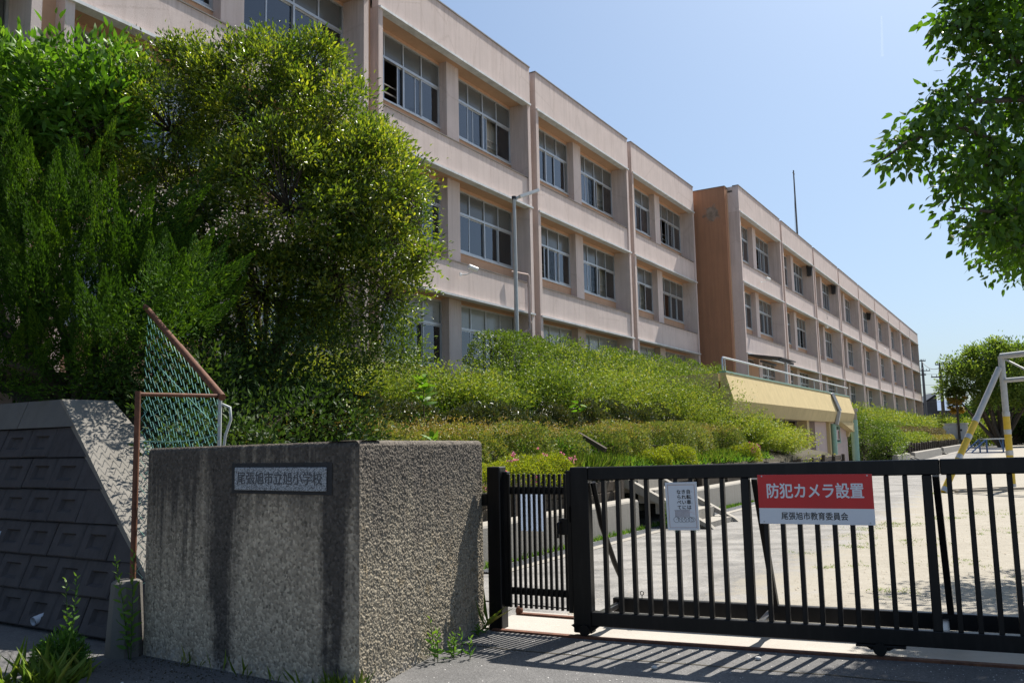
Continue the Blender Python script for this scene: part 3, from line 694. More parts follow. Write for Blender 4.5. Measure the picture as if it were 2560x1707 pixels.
def put_window(parent, x, z, full, variant, y=0.70):
    if not full:
        w = link('window', WM['farframe'], parent, None, (x, y, z))
        link('pane', WM['farpane'], w); link('transom_pane', WM['fartop'], w)
        if variant % 3: link('curtain', WM['cur_r' if variant % 3 == 1 else 'cur_l'], w)
        return w
    w = link('window', WM['frame'], parent, None, (x, y, z)); cw, f = WM['cw'], WM['f']
    for i in range(4): link('transom_pane', WM['transom_pale' if variant == 4 else 'transom'], w, None, (f+i*cw, 0, 0))
    off = {0: (0, 0, 0, 0), 1: (0, 0.62, 0, 0), 2: (0, 0, -.55, 0), 3: (0.3, 0, 0, -.2), 4: (0, 0, 0, 0), 5: (.0, .0, 0, 0)}[variant]
    for i in range(4): link('sash', WM['sash'], w, None, (f+i*cw+off[i], .012 if i in (0, 3) else .045, 0))
    if variant in (4,): link('blind', WM['blind'], w)
    else:
        link('guard_rail', WM['rail'], w)
        for c in {0: ('cur_r',), 1: ('cur_r',), 2: ('cur_l', 'cur_r'), 3: ('cur_w',), 5: ('cur_w',)}[variant]: link('curtain', WM[c], w)
    return w

def school_building(name, label, origin, rz, nb, variants, fullbays, pitch, left_end, base_z=2.2):
    B = thing(name, label, 'school building', origin, rz)
    sc = pitch/BP
    bw = BW*sc
    me = {}
    me['parapet'] = MB().box(0, bw, 0, .22, ZB[2], 14.5).mesh('parapet', 'pink')
    me['coping'] = MB().box(-.01, bw+.01, -.025, .3, 14.5, 14.545).mesh('coping', 'coping')
    me['fin'] = MB().box(0, FIN, 0, .9, base_z, ZB[2]-.002).mesh('fin', 'pink')
    me['spandrel'] = MB().box(FIN, bw-FIN, .06, .26, 0, 1.0).mesh('spandrel', 'pink')
    me['cap'] = MB().box(FIN, bw-FIN, .035, .28, 1.0, 1.03).mesh('spandrel_cap', 'coping')
    fl = MB(); fl.box(.02, bw-.02, -.06, .20, -.05, .012); me['flash'] = fl.mesh('flashing', 'flash')
    me['ledge'] = MB().box(FIN, bw-FIN, .262, .9, 0.0, .86).mesh('ledge', 'orange')
    me['soffit'] = MB().box(FIN+.001, bw-FIN-.001, .222, .9, 0, .2).mesh('soffit', 'orange')
    me['joint'] = MB().box(bw+.002, pitch-.002, .28, .5, base_z, 14.38).mesh('joint_strip', 'orange')
    ww = WW*sc
    for k in range(nb):
        x0 = k*pitch; full = k in fullbays
        def P(nm, key, z=0, x=0): return link(nm, me[key], B, None, (x0+x, 0, z))
        P('parapet', 'parapet'); P('coping', 'coping'); P('fin', 'fin'); P('fin', 'fin', 0, bw-FIN)
        P('soffit', 'soffit', ZB[2])
        if k < nb-1: P('joint_strip', 'joint')
        for z in ZB: P('flashing', 'flash', z)
        for z in ZB[:2]: P('spandrel', 'spandrel', z); P('spandrel_cap', 'cap', z); P('ledge', 'ledge', z)
        tops = [base_z, ZB[0]+.86, ZB[1]+.86]
        for j in range(3):
            zt = ZB[j]
            key = ('col', j)
            if key not in me:
                me[key] = MB().box(bw/2-.32, bw/2+.32, .44, .88, tops[j]+.002, zt-.002).mesh('column', 'pink')
                me['sill', j] = MB().box(FIN+.002, bw/2-.322, .70, .86, tops[j]+.002, WZ[j]-.03).mesh('sill_panel', 'orange')
                me['head', j] = MB().box(FIN+.002, bw/2-.322, .70, .86, WZ[j]+WH, zt-.002).mesh('head_panel', 'orange')
                me['sillcap', j] = MB().box(FIN+.002, bw/2-.322, .66, .86, WZ[j]-.03, WZ[j]-.001).mesh('window_sill', 'flash')
            P('column', key)
            for xx in (0, bw/2+.32-FIN):
                P('sill_panel', ('sill', j), 0, xx); P('window_sill', ('sillcap', j), 0, xx)
                if zt-WZ[j]-WH > .02: P('head_panel', ('head', j), 0, xx)
            for side, xx in enumerate((FIN, bw/2+.32)):
                w = put_window(B, x0+xx+.003, WZ[j], full, variants(k, j, side) if full else (k*7+j*3+side*2))
                w.scale = ((bw/2-.32-FIN-.006)/WW, 1, 1)
    L = nb*pitch-(pitch-bw)
    for z, tk in ((2.6, .3), (ZB[0]+.1, .6), (ZB[1]+.1, .6), (13.7, .5)):
        MB().box(.02, L-.02, .905, 8.6, z, z+tk).build('floor_slab', 'room', B)
    MB().box(.02, L-.02, 8.6, 8.8, base_z, 14.2).build('rear_wall', 'room', B)
    for k in range(nb+1):
        x = min(max(k*pitch-.12, .1), L-.3)
        MB().box(x, x+.16, .91, 8.59, base_z, 13.69).build('partition', 'roomwood' if k % 2 else 'room', B)
    for x0_ in (0.0, L-FIN): MB().box(x0_, x0_+FIN, .2225, .9, ZB[2]+.001, 14.49).build('parapet_return', 'pink', B)
    if left_end:
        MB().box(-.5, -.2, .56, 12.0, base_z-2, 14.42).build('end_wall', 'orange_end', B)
        MB().box(-.2, -.002, .56, .9, base_z-2, 14.35).build('corner_strip', 'orange', B)
        MB().box(-.52, -.0, .54, 12.0, 14.421, 14.46).build('end_coping', 'coping', B)
        MB().box(-.2, 0, .9, 12, 14.0, 14.40).build('roof_edge', 'coping', B)
    else:
        MB().box(L+.002, L+.15, .35, 11.0, base_z, 14.3).build('end_wall', 'orange', B)
    MB().box(0.0, L, .301, 12.0, 14.2, 14.3).build('roof', 'coping', B)
    return B

def var1(k, j, side):
    if j == 0: return 4
    return {(0, 2, 0): 2, (0, 2, 1): 0, (1, 1, 0): 3, (2, 1, 0): 2, (3, 2, 0): 1, (4, 2, 0): 3, (4, 2, 1): 1, (1, 2, 0): 5, (1, 2, 1): 5, (2, 2, 0): 1, (2, 2, 1): 2, (3, 2, 0): 3, (3, 2, 1): 2, (2, 1, 1): 0, (3, 1, 0): 1, (3, 1, 1): 2, (4, 1, 0): 2, (4, 1, 1): 5}.get((k, j, side), (k+j*2+side*3) % 4)
near_school = school_building('near_school_building', 'three storey pink school building behind the big tree, nearest the gate', W(-0.30, -13.86), BROT, 5, var1, range(5), 8.45, False)
FROT = BROT-rad(0.35)
far_school = school_building('far_school_building', 'longer pink school block beyond the first, with an orange end wall', W(42.54, -11.80), FROT, 9, lambda k, j, s: (k*2+j+s*3) % 4, range(2), 8.73, True)

# algae stains under the drain of the far block: a leaking pipe stub
def far_local(s, t): return s-42.54, -(t+11.80)

# fixtures on the buildings
def lamp():
    t = thing('light_pole', 'slim grey light pole with a tilted flat lamp before the school', 'lamp post', W(21.65, -12.8, 2.75))
    L = lambda *p: local(t, p)
    MB().tube(L(W(21.65, -12.8, 2.7), W(21.65, -12.8, 5.5), W(21.65, -12.8, 8.95)), [.075, .065, .05], 10).build('pole', 'polegrey', t)
    MB().tube(L(W(21.65, -12.8, 8.86), W(21.72, -12.74, 8.98), W(21.85, -12.66, 9.06)), .045, 8).build('arm', 'polegrey', t)
    a, b = Vector(W(21.78, -12.7, 9.02)), Vector(W(22.34, -12.35, 9.30))
    p = local(t, [a, b]); MB().bar(p[0], p[1], .2, .09, (0, 0, 1)).build('lamp_head', 'white', t)
    MB().tube(L(W(21.65, -12.8, 8.93), W(21.65, -12.8, 9.02)), .07, 10).build('collar', 'ink', t)
lamp()
def cctv(loc_s, loc_t, z, label, arm=.32, mat='white'):
    t = thing('security_camera', label, 'security camera', W(loc_s, loc_t, z), BROT, 'security cameras on the school walls')
    MB().tube([(0, 0, 0), (.1, -arm*.5, .0), (.12, -arm, .06), (.12, -arm, .15)], .018, 6).build('bracket', mat, t)
    MB().box(-.05, .05, -.0, -.02, -.05, .05).build('mount_plate', mat, t)
    mb = MB(); mb.tube([(-.02, -arm+.02, .2), (.25, -arm-.1, .13)], .075, 10); mb.build('camera_body', mat, t)
    MB().tube([(.25, -arm-.1, .13), (.262, -arm-.105, .127)], .055, 10).build('lens', 'ink', t)
cctv(20.19, -13.80, 6.50, 'white security camera on the spandrel beside the grey light pole')
cctv(45.9, -11.76, 9.97, 'security camera on the first bay of the far school block')
cctv(90.9, -12.03, 9.97, 'farthest tiny security camera on the far school block', .4)
# drain pipe in the bay end of the near school
t = thing('drain_pipe', 'pale drain pipe at the right end of the bay by the light pole', 'drain pipe', W(24.05, -13.74, 5.2), BROT)
MB().tube([(0, -.02, 1.85), (0, -.02, .1), (-.08, .1, 0), (-.25, .35, -.1), (-.3, .45, -.3), (-.3, .45, -1.6)], .045, 8).build('pipe', 'rose', t)
MB().tube([(-.9, .1, 1.88), (-.05, -.02, 1.9), (0, -.02, 1.84)], .03, 6).build('pipe_elbow', 'rose', t)
for z in (.3, 1.5): MB().tube([(0, -.02, z), (0, -.02, z+.06)], .06, 8).build('collar', 'rose', t)
# roof mast
t = thing('roof_mast', 'thin dark mast standing on the roof of the far block', 'mast', W(66.2, -14.0, 14.3), FROT)
MB().tube([(0, 0, 0), (0, 0, 4.0), (0, 0, 7.6)], [.09, .07, .05], 6).build('pole', 'darkpole', t)
mb = MB(); mb.tube([(-.25, 0, 7.55), (.25, 0, 7.55)], .04, 5); mb.tube([(0, 0, 7.5), (0, 0, 7.8)], .05, 5); mb.build('tip', 'darkpole', t)
MB().tube([(0, 0, 7.2), (1.6, .6, .1)], .012, 4).build('guy_wire', 'darkpole', t)
# loudspeakers in the reveals
for k, (s, lab) in enumerate(((59.35, 'black loudspeaker box under the roof of the far block, nearest of three'), (68.0, 'black loudspeaker box under the roof of the far block, second of three'), (85.6, 'black loudspeaker box under the roof of the far block, farthest of three'))):
    t = thing('loudspeaker', lab, 'loudspeaker', W(s, -11.93-(s-42)*.006, 12.45), FROT, 'loudspeakers under the eaves')
    mb = MB(); mb.hexa([(-.2, -.25, 0), (.12, -.25, 0), (.12, .0, 0), (-.2, 0, 0), (-.2, -.35, .6), (.12, -.35, .6), (.12, 0, .6), (-.2, 0, .6)]); mb.build('cabinet', 'darkbox', t)
    MB().box(-.03, .03, -.02, .06, .6, .72).build('bracket', 'darkbox', t)
# clock
t = thing('wall_clock', 'white round wall clock on the far block', 'clock', W(63.6, -11.86, 9.95), FROT)
def disc(x, y, z, r, d, n=24):
    return [(x+r*math.cos(2*math.pi*i/n), y, z+r*math.sin(2*math.pi*i/n)) for i in range(n)], [(x+r*math.cos(2*math.pi*i/n), y-d, z+r*math.sin(2*math.pi*i/n)) for i in range(n)]
a, b = disc(0, 0, 0, .62, .12); MB().loft(a, b).build('rim', 'white', t)
a, b = disc(0, -.121, 0, .56, .004); MB().loft(a, b).build('dial', 'signwhite', t)
MB().bar((0, -.13, 0), (.18, -.13, .22), .03, .008, (0, 1, 0)).build('hand', 'ink', t); MB().bar((0, -.13, 0), (-.1, -.13, .4), .025, .008, (0, 1, 0)).build('hand', 'ink', t)
# awning at the ground floor
t = thing('awning', 'dark corrugated awning on a post at the corner of the far block', 'awning', W(43.0, -11.7, 2.9), BROT)
mb = MB()
for i in range(9): mb.hexa([(i*.34, -1.5, 2.62), (i*.34+.3, -1.5, 2.62), (i*.34+.3, .4, 2.95), (i*.34, .4, 2.95), (i*.34, -1.5, 2.68), (i*.34+.3, -1.5, 2.68), (i*.34+.3, .4, 3.01), (i*.34, .4, 3.01)])
mb.build('roof_sheet', 'darkhouse', t, 'stuff')
for y in (-1.4, -.5): MB().box(0, 3.0, y, y+.08, 2.5, 2.6).build('beam', 'darkhouse', t)
MB().box(1.4, 1.52, -1.4, -1.28, -.1, 2.5).build('post', 'alu', t)
MB().box(.2, 2.6, .35, .45, -.1, 2.5).build('shed_wall', 'orange', t)

# ------------------------------------------------------------------ yellow annex with the terrace on top
A = thing('annex', 'low annex with a bulging yellow parapet and terrace, pink walls below', 'annex', W(26.9, -8.0), BROT)
XA = 22.1
prof = [(.40, 2.33), (0.10, 2.33), (-.06, 2.82), (.18, 3.72), (.34, 3.72)]
mb = MB(); mb.loft([(0.0, y, z) for y, z in prof], [(XA, y, z) for y, z in prof]); mb.build('parapet', 'yellow', A)
MB().box(0.005, XA, .15, .38, 3.722, 3.775).build('coping', 'mint', A)
MB().box(0, .3, .42, 4.1, 2.3, 3.71).build('end_parapet', 'yellow', A)
mb = MB(); mb.loft([(XA-.3, .22, 3.70), (XA-.3, 3.9, 3.70), (XA-.3, 3.9, 1.6), (XA-.3, .3, 1.6), (XA-.3, 0.08, 2.3), (XA-.3, -.03, 2.8)], [(XA+.02, .22, 3.70), (XA+.02, 3.9, 3.70), (XA+.02, 3.9, 1.6), (XA+.02, .3, 1.6), (XA+.02, 0.08, 2.3), (XA+.02, -.03, 2.8)]); mb.build('end_parapet', 'yellow', A)
mb = MB(); mb.loft([(XA-3.6, .02, 2.34), (XA, .02, 2.34), (XA, .02, 1.85)], [(XA-3.6, .36, 2.34), (XA, .36, 2.34), (XA, .36, 1.85)]); mb.build('gusset', 'yellow', A)
MB().box(.02, XA-.3, .42, 3.9, 2.33, 2.75).build('deck', 'conc', A)
for x, w in ((5.6, .35), (11.9, .42)): MB().box(x, x+w, .28, .7, 0, 2.328).build('column', 'yellow', A)
MB().box(2, 12.2, 1.6, 1.75, 0, 2.32).build('back_wall', 'rose', A)
MB().box(12.8, 14.3, 1.0, 1.1, 0, 2.3).build('door', 'door', A)
MB().box(14.3, 16.9, .45, 1.2, 0, 2.32).build('wall', 'rose', A)
MB().box(16.9, 17.2, .30, .46, 0, 2.32).build('pilaster', 'yellow', A)
MB().box(17.2, 22.05, .40, .9, 0, 1.28).build('wall', 'rose', A)
MB().box(17.2, 18.6, .401, .9, 1.281, 2.32).build('wall', 'rose', A)
MB().box(20.05, 22.05, .401, .9, 1.281, 2.32).build('wall', 'rose', A)
w = MB(); w.box(18.6, 18.68, .38, .5, 1.281, 2.2); w.box(19.97, 20.05, .38, .5, 1.281, 2.2); w.box(18.68, 19.97, .38, .5, 2.12, 2.2); w.box(18.6, 20.05, .36, .5, 1.283, 1.35)
wo = w.build('window', 'mint', A); MB().box(18.68, 19.97, .46, .47, 1.35, 2.12).build('pane', 'frost', wo)
MB().box(18.0, 18.9, .22, .398, 1.45, 1.95).build('meter_box', 'rose', A); MB().box(18.6, 18.75, .2, .219, 1.5, 1.9).build('meter_plate', 'rust', A)
MB().tube([(17.35, .20, 0), (17.35, .20, 2.25)], .13, 10).build('down_pipe', 'mint', A)
mb = MB(); mb.bar((17.0, .12, 3.72), (17.3, -.14, 2.85), .2, .14); mb.bar((17.3, -.14, 2.85), (17.3, .02, 2.2), .2, .14); mb.build('rain_chute', 'galv', A)
MB().tube([(22.6, .1, 0), (22.6, .1, 2.5)], .19, 12).build('vent_pipe', 'mint', A)
MB().tube([(22.6, .1, 2.5), (22.6, .1, 2.95)], .17, 12).build('vent_neck', 'conc', A)
MB().tube([(22.6, .1, 2.95), (22.6, .1, 3.12)], .24, 12).build('vent_cap', 'conc', A)
MB().tube([(.1, .27, 4.22), (XA+.3, .27, 4.22)], .032, 8).build('hand_rail', 'alu', A)
for i in range(9): MB().tube([(.3+i*2.7, .27, 3.77), (.3+i*2.7, .27, 4.2)], .02, 6).build('rail_post', 'alu', A)
MB().tube([(.1, .27, 4.22), (.02, .27, 4.15), (.02, .27, 3.8)], .035, 8).build('rail_end', 'alu', A)

# ================================================================== GATE WALL WITH THE SCHOOL NAME
def vnoise(nx, nz, cell):
    """smooth random field"""
    gx, gz = int(nx/cell)+3, int(nz/cell)+3
    g = rng.normal(size=(gx, gz)); x = np.arange(nx)/cell; z = np.arange(nz)/cell
    i, j = x.astype(int), z.astype(int); fx, fz = (x-i)[:, None], (z-j)[None]
    fx = fx*fx*(3-2*fx); fz = fz*fz*(3-2*fz)
    a, b, c, d = g[i][:, j], g[i+1][:, j], g[i][:, j+1], g[i+1][:, j+1]
    return a*(1-fx)*(1-fz)+b*fx*(1-fz)+c*(1-fx)*fz+d*fx*fz
def wall_face(name, parent, A, Bq, zA, zB, nx, nz, amp, mat, depth=0.29, edge=0.02, front=True):
    d = Bq-A; Ln = np.linalg.norm(d); d = d/Ln; nn = np.array([d[1], -d[0]])     # outward
    zt = 1.0; uu = np.linspace(0, 1, nx)
    rows_z = np.linspace(-0.03, 1-0.02, nz); extra = [(0.012, .993), (0.03, 1.0), (0.1, 1.0), (0.2, 1.0), (depth, .997)]
    ins = np.concatenate([np.zeros(nz), [e[0] for e in extra]]); zz = np.concatenate([rows_z, [e[1] for e in extra]])
    n2 = len(zz)
    nzf = amp*(0.75*vnoise(nx, n2, 1.15)+0.6*vnoise(nx, n2, 2.3)+0.22*vnoise(nx, n2, 9))
    fade = np.clip(np.minimum(uu, 1-uu)*Ln/edge, 0, 1)[:, None]; off = np.clip(nzf, -2.2*amp, 2.2*amp)*fade
    U2, Z2 = np.meshgrid(uu, zz, indexing='ij'); I2 = np.broadcast_to(ins[None], U2.shape)
    H = zA+(zB-zA)*U2
    on_top = (I2 > 0.02)
    o_n = np.where(on_top, 0, off)-I2
    sh = I2*.24*(U2 if front else (U2-1))
    X = A[0]+d[0]*(Ln*U2-sh)+nn[0]*o_n; Y = A[1]+d[1]*(Ln*U2-sh)+nn[1]*o_n; Zw = Z2*H+np.where(on_top, off*.5, 0)
    V = np.stack([X, Y, Zw], -1).reshape(-1, 3)
    i = np.arange(nx-1)[:, None]*n2+np.arange(n2-1)[None]
    F = np.stack([i, i+n2, i+n2+1, i+1], -1).reshape(-1, 4)
    L, rz = WLOC[parent]; V = V-np.array(L)
    return link(name, np_mesh(name, V, F, mat, None, True), parent)
gw = thing('gate_wall', 'angular pebble-dash concrete gate wall with dark stains and a granite name plate', 'gate wall', (-1.03, 5.73, 0))
wall_face('stained_face', gw, WL, WC, 1.618, 1.640, 330, 230, 0.0011, 'wall_front', edge=.03)
wall_face('rough_face', gw, WC, WR, 1.640, 1.629, 400, 310, 0.0034, 'wall_side', edge=.03, front=False)
d1 = (WC-WL)/np.linalg.norm(WC-WL); d2 = (WR-WC)/np.linalg.norm(WR-WC)
n1 = np.array([-d1[1], d1[0]]); n2 = np.array([-d2[1], d2[0]])
def off2(p, n, e): return p+n*e
inner = np.linalg.solve(np.array([[n1[0], n1[1]], [n2[0], n2[1]]]), np.array([n1@(WL+n1*.29), n2@(WC+n2*.29)]))
eps = .014
oc = np.linalg.solve(np.array([n1, n2]), np.array([n1@(WL+n1*eps), n2@(WC+n2*eps)]))
poly = [WL+n1*eps+d1*.001, oc, WR+n2*eps-d2*.001, WR+n2*.29-d2*.001, inner, WL+n1*.29+d1*.001]
MB().prism([(p[0]+1.03, p[1]-5.73) for p in poly], -.05, 1.606).build('wall_core', 'wall_front', gw)
# name plate: lies in a shallow darker bed
pl = thing('name_plate', 'speckled granite school name plate set in the gate wall', 'name plate', (float(WL[0]+d1[0]*1.55), float(WL[1]+d1[1]*1.55), 1.38), math.atan2(d1[1], d1[0]))
MB().box(-.515, .515, -.006, .02, -.105, .115).build('plate_bed', 'mortar', pl)
MB().bbox(-.47, .47, -.02, -.0062, -.08, .084, .004).build('plate', 'granite', pl)
tm = bold(text_mesh('尾張旭市立旭小学校', .098, 0, .0003, 'lettering'), .0008)
tm.materials.append(M['engrave']); o = link('lettering', tm, pl, None, (0, -.0212, 0.0)); o.rotation_euler = (rad(90), 0, 0)

# ================================================================== BLOCK RETAINING WALL ON THE LEFT
RW = thing('retaining_wall', 'dark battered retaining wall of concrete blocks with sunken squares', 'retaining wall', W(4.6, -8.0), BROT)
def tmax(z): return -8.59+1.33*(2.15-z)
BL, BH = .46, .305
def block_mesh(k):
    mb = MB(); w, h = BL-.012, BH-.008
    fx = lambda z: .3*z-.03*(1-z/h)
    def ring(m, dep): return [(fx(m)+dep, m*1.25, m), (fx(m)+dep, w-m*1.25, m), (fx(h-m)+dep, w-m*1.25, h-m), (fx(h-m)+dep, m*1.25, h-m)]
    r0 = [(fx(0)+.012, 0, 0), (fx(0)+.012, w, 0), (fx(h)+.012, w, h), (fx(h)+.012, 0, h)]
    r1 = ring(.012, 0); r2 = ring(.078+.006*k, 0.0); r3 = ring(.098+.006*k, .04)
    back = [(.28, 0, 0), (.28, w, 0), (.28, w, h), (.28, 0, h)]
    vs = back+r0+r1+r2+r3; fs = []
    for a in range(4):
        for i in range(4): j = (i+1) % 4; fs.append((a*4+i, a*4+j, a*4+4+j, a*4+4+i))
    fs.append((16, 17, 18, 19))
    return mb.add(vs, fs).mesh('block', 'block')
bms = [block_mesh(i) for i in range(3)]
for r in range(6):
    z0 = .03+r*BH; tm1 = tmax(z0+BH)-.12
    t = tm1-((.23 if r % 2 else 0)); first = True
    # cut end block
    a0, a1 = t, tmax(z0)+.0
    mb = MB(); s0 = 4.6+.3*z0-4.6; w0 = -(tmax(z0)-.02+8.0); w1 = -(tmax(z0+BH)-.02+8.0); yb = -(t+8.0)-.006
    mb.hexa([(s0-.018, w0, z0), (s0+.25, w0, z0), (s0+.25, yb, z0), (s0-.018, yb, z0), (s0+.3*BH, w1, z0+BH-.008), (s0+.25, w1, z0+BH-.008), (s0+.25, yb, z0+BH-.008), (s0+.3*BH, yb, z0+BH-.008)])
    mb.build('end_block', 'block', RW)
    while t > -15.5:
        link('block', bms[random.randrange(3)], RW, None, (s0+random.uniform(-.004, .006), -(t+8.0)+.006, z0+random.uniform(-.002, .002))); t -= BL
t = tmax(2.0)-.25; z0 = .03+6*BH; s0 = .3*z0; w = .62
mb = MB(); hh = 2.15-z0
for k in range(12):
    y0, y1 = -(t+8)+k*w+.006, -(t+8)+(k+1)*w-.006
    if k == 0: ya, yb2 = -(tmax(z0)+8)+.02, -(tmax(2.15)+8)+.02
    else: ya = yb2 = y0
    MB().hexa([(s0-.035, ya, z0), (.85, ya, z0), (.85, y1, z0), (s0-.035, y1, z0), (s0+.3*hh-.01, yb2, 2.15), (.85, yb2, 2.15), (.85, y1, 2.15), (s0+.3*hh-.01, y1, 2.15)]).build('cap_block', 'capblock', RW)
mb = MB(); mb.hexa([(.32, -(tmax(0)+8)+.1, -.05), (.9, -(tmax(0)+8)+.1, -.05), (.9, 8, -.05), (.32, 8, -.05), (.84, -(tmax(2.1)+8)+.1, 2.1), (.9, -(tmax(2.1)+8)+.1, 2.1), (.9, 8, 2.1), (.84, 8, 2.1)]); mb.build('fill', 'block', RW)
# smooth concrete end slope
mb = MB(); zs = np.linspace(0.0, 2.15, 9)
A_ = []; B_ = []
for z in zs: A_.append((.3*z-.045, -(tmax(z)+8), z)); B_.append((1.15, -(tmax(z)+8)-.05, z))
A2 = [(x+.05, y+.16, z) for x, y, z in A_]; B2 = [(x, y+.16, z) for x, y, z in B_]
n = len(zs)
for i in range(n-1):
    mb.add([A_[i], B_[i], B_[i+1], A_[i+1]], [(0, 1, 2, 3)]); mb.add([A_[i], A_[i+1], A2[i+1], A2[i]], [(0, 1, 2, 3)])
mb.add([A_[-1], B_[-1], B2[-1], A2[-1]], [(0, 1, 2, 3)])
mb.build('end_slope', 'slopeconc', RW)
for (tt, zz, r) in ((-8.98, .80, .045), (-7.86, .12, .04)):
    s = .3*zz; y = -(tt+8)
    mb = MB(); mb.tube([(s+.1, y, zz), (s-.07, y-.02, zz-.03)], r, 12, True, False); mb.tube([(s-.07, y-.02, zz-.03), (s+.1, y, zz)], r*.85, 12, True, False); mb.build('weep_pipe', 'plastic', RW)

# concrete stub, rusty post and chain-link fence
PA = (-3.10, 7.06); PB = (-2.63, 7.66); PE = (-3.78, 8.82)
st_ = thing('concrete_stub', 'tapered grey concrete stub carrying the rusty fence post', 'post base', (-3.12, 7.0, 0))
oc8 = lambda r: [(r*math.cos(math.pi*(k+.5)/4), r*math.sin(math.pi*(k+.5)/4)) for k in range(8)]
mb = MB(); mb.loft([(x, y, -.05) for x, y in oc8(.15)], [(x, y, .56) for x, y in oc8(.115)]); mb.loft([(x, y, .56) for x, y in oc8(.115)], [(x, y, .578) for x, y in oc8(.095)]); mb.build('stub', 'capblock', st_)
def wires(mb, o, U, V, lu, lv, cell=.098, ch=.112, r=.0034, skew=None):
    """chain-link: zigzag wires running down, interlocked"""
    o, U, V = Vector(o), Vector(U), Vector(V); Nn = U.cross(V).normalized()
    n = int(lu/cell); m = int(lv/(ch/2))
    for i in range(n+1):
        pts = []
        for j in range(m+1):
            sgn = 1 if (j % 2) else -1
            u = min(max((i+.5*0)*cell+sgn*cell*.5*.98, 0), lu); v = min(j*ch/2, lv)
            pts.append(o+U*u+V*v+Nn*(.004*sgn)+Nn*(.012*math.sin(u*5+v*3)))
        mb.tube(pts, r, 4, False, False)
fe = thing('chain_link_fence', 'green chain-link fence with rusty brown posts and sloping top rail', 'fence', (PA[0], PA[1], .5))
lf = lambda *p: local(fe, p)
MB().tube(lf((PA[0], PA[1], .55), (PA[0]-.005, PA[1], 2.09)), .024, 10).build('post', 'rust', fe)
dAB = Vector((PB[0]-PA[0], PB[1]-PA[1], 0)); LAB = dAB.length; uAB = dAB.normalized()
MB().tube(lf((PA[0], PA[1], 2.065), (PB[0]+.01, PB[1]+.01, 2.075)), .018, 8).build('top_rail', 'rust', fe)
MB().tube(lf((PB[0], PB[1], .5), (PB[0], PB[1], 2.06)), .017, 8).build('post', 'polegrey', fe)
dE = Vector((PE[0]-PB[0], PE[1]-PB[1], .95)); LE = dE.length
pE = Vector((PB[0], PB[1], 2.085))
MB().tube(lf(tuple(pE-dE.normalized()*.05), tuple(pE+dE*.55)), .034, 10).build('sloping_rail', 'rust', fe)
MB().tube(lf(tuple(pE+dE*.55), tuple(pE+dE*1.08)), .03, 10).build('sloping_rail', 'rust', fe)
MB().tube(lf((PB[0]+.02, PB[1], 2.0), (PB[0]+.09, PB[1], 1.97), (PB[0]+.1, PB[1], 1.86), (PB[0]+.05, PB[1]+.01, 1.72), (PB[0]+.03, PB[1], 1.5)), .012, 8).build('bent_pipe', 'polegrey', fe)
mb = MB(); wires(mb, lf((PA[0]+uAB.x*.03, PA[1]+uAB.y*.03, .52))[0], uAB, (0, 0, 1), LAB-.04, 1.52)
hE = Vector((dE.x, dE.y, 0)); LH = hE.length; uE = Vector((dE.x/LH, dE.y/LH, dE.z/LH))
wires(mb, lf((PB[0], PB[1], .62))[0], uE, (0, 0, 1), LH*1.05, 1.43)
mb.build('wire_mesh', 'wire', fe, 'stuff')
mb = MB()
mb.tube(lf((PA[0], PA[1], 1.68), (PA[0]+uAB.x*.3, PA[1]+uAB.y*.3, 1.67), (PA[0]+uAB.x*.55, PA[1]+uAB.y*.55, 1.685), (PB[0], PB[1], 1.74)), .004, 5)
p0 = Vector((PB[0], PB[1], 1.2)); mb.tube(lf(tuple(p0+uE*.2+Vector((0, 0, .55))), tuple(p0+uE*1.35+Vector((0, 0, .45)))), .004, 5)
mb.build('tension_wire', 'wire', fe)

# ================================================================== PEDESTRIAN GATE
SL = .0155
PG = thing('pedestrian_gate', 'small black pedestrian gate with thin vertical bars and two posts', 'gate', GW(0, 0), GROT)
MB().bbox(-.793, -.663, 0, .13, -.02, 1.397, .008).build('post', 'black', PG)
MB().bbox(-.97, -.794, .02, .09, 1.05, 1.16, .01).build('wall_arm', 'black', PG)
MB().bbox(-.684, -.619, .06, .125, .185, 1.352, .006).build('stile', 'black', PG)
for z0, z1 in ((1.154, 1.22), (.292, .352)): MB().bbox(-.63, -.045, .078, .108, z0, z1, .004).build('rail', 'black', PG)
for i in range(12):
    x = -.604+i*.0489; MB().bbox(x-.0115, x+.0115, .052, .0765, .186, 1.331, .003).build('bar', 'black', PG)
for z in (1.2, .33): MB().tube([(-.672, .09, z-.06), (-.672, .09, z+.06)], .02, 8).build('hinge', 'black', PG)
MB().bbox(-.04, .004, .02, .07, .18, 1.36, .004).build('stop_plate', 'black', PG)
lk = MB().bbox(-.115, -.03, .015, .05, .82, .957, .005).build('lock_case', 'black', PG)
MB().tube([(-.095, .014, .93), (-.1, -.03, .92), (-.1, -.035, .80)], .011, 6).build('lever', 'black', lk)
MB().box(-.012, -.004, .0, .019, .93, 1.06).build('strike', 'black', PG)
bd = thing('blank_board', 'pale blank board hung behind the bars of the pedestrian gate', 'board', GW(-.40, .112, .99), GROT)
MB().box(-.127, .127, 0, .006, -.155, .162).build('panel', 'thinboard', bd)
for x in (-.12, .12): MB().tube([(x, -.004, -.14), (x, -.05, -.145)], .003, 5).build('wire_tie', 'wire', bd)

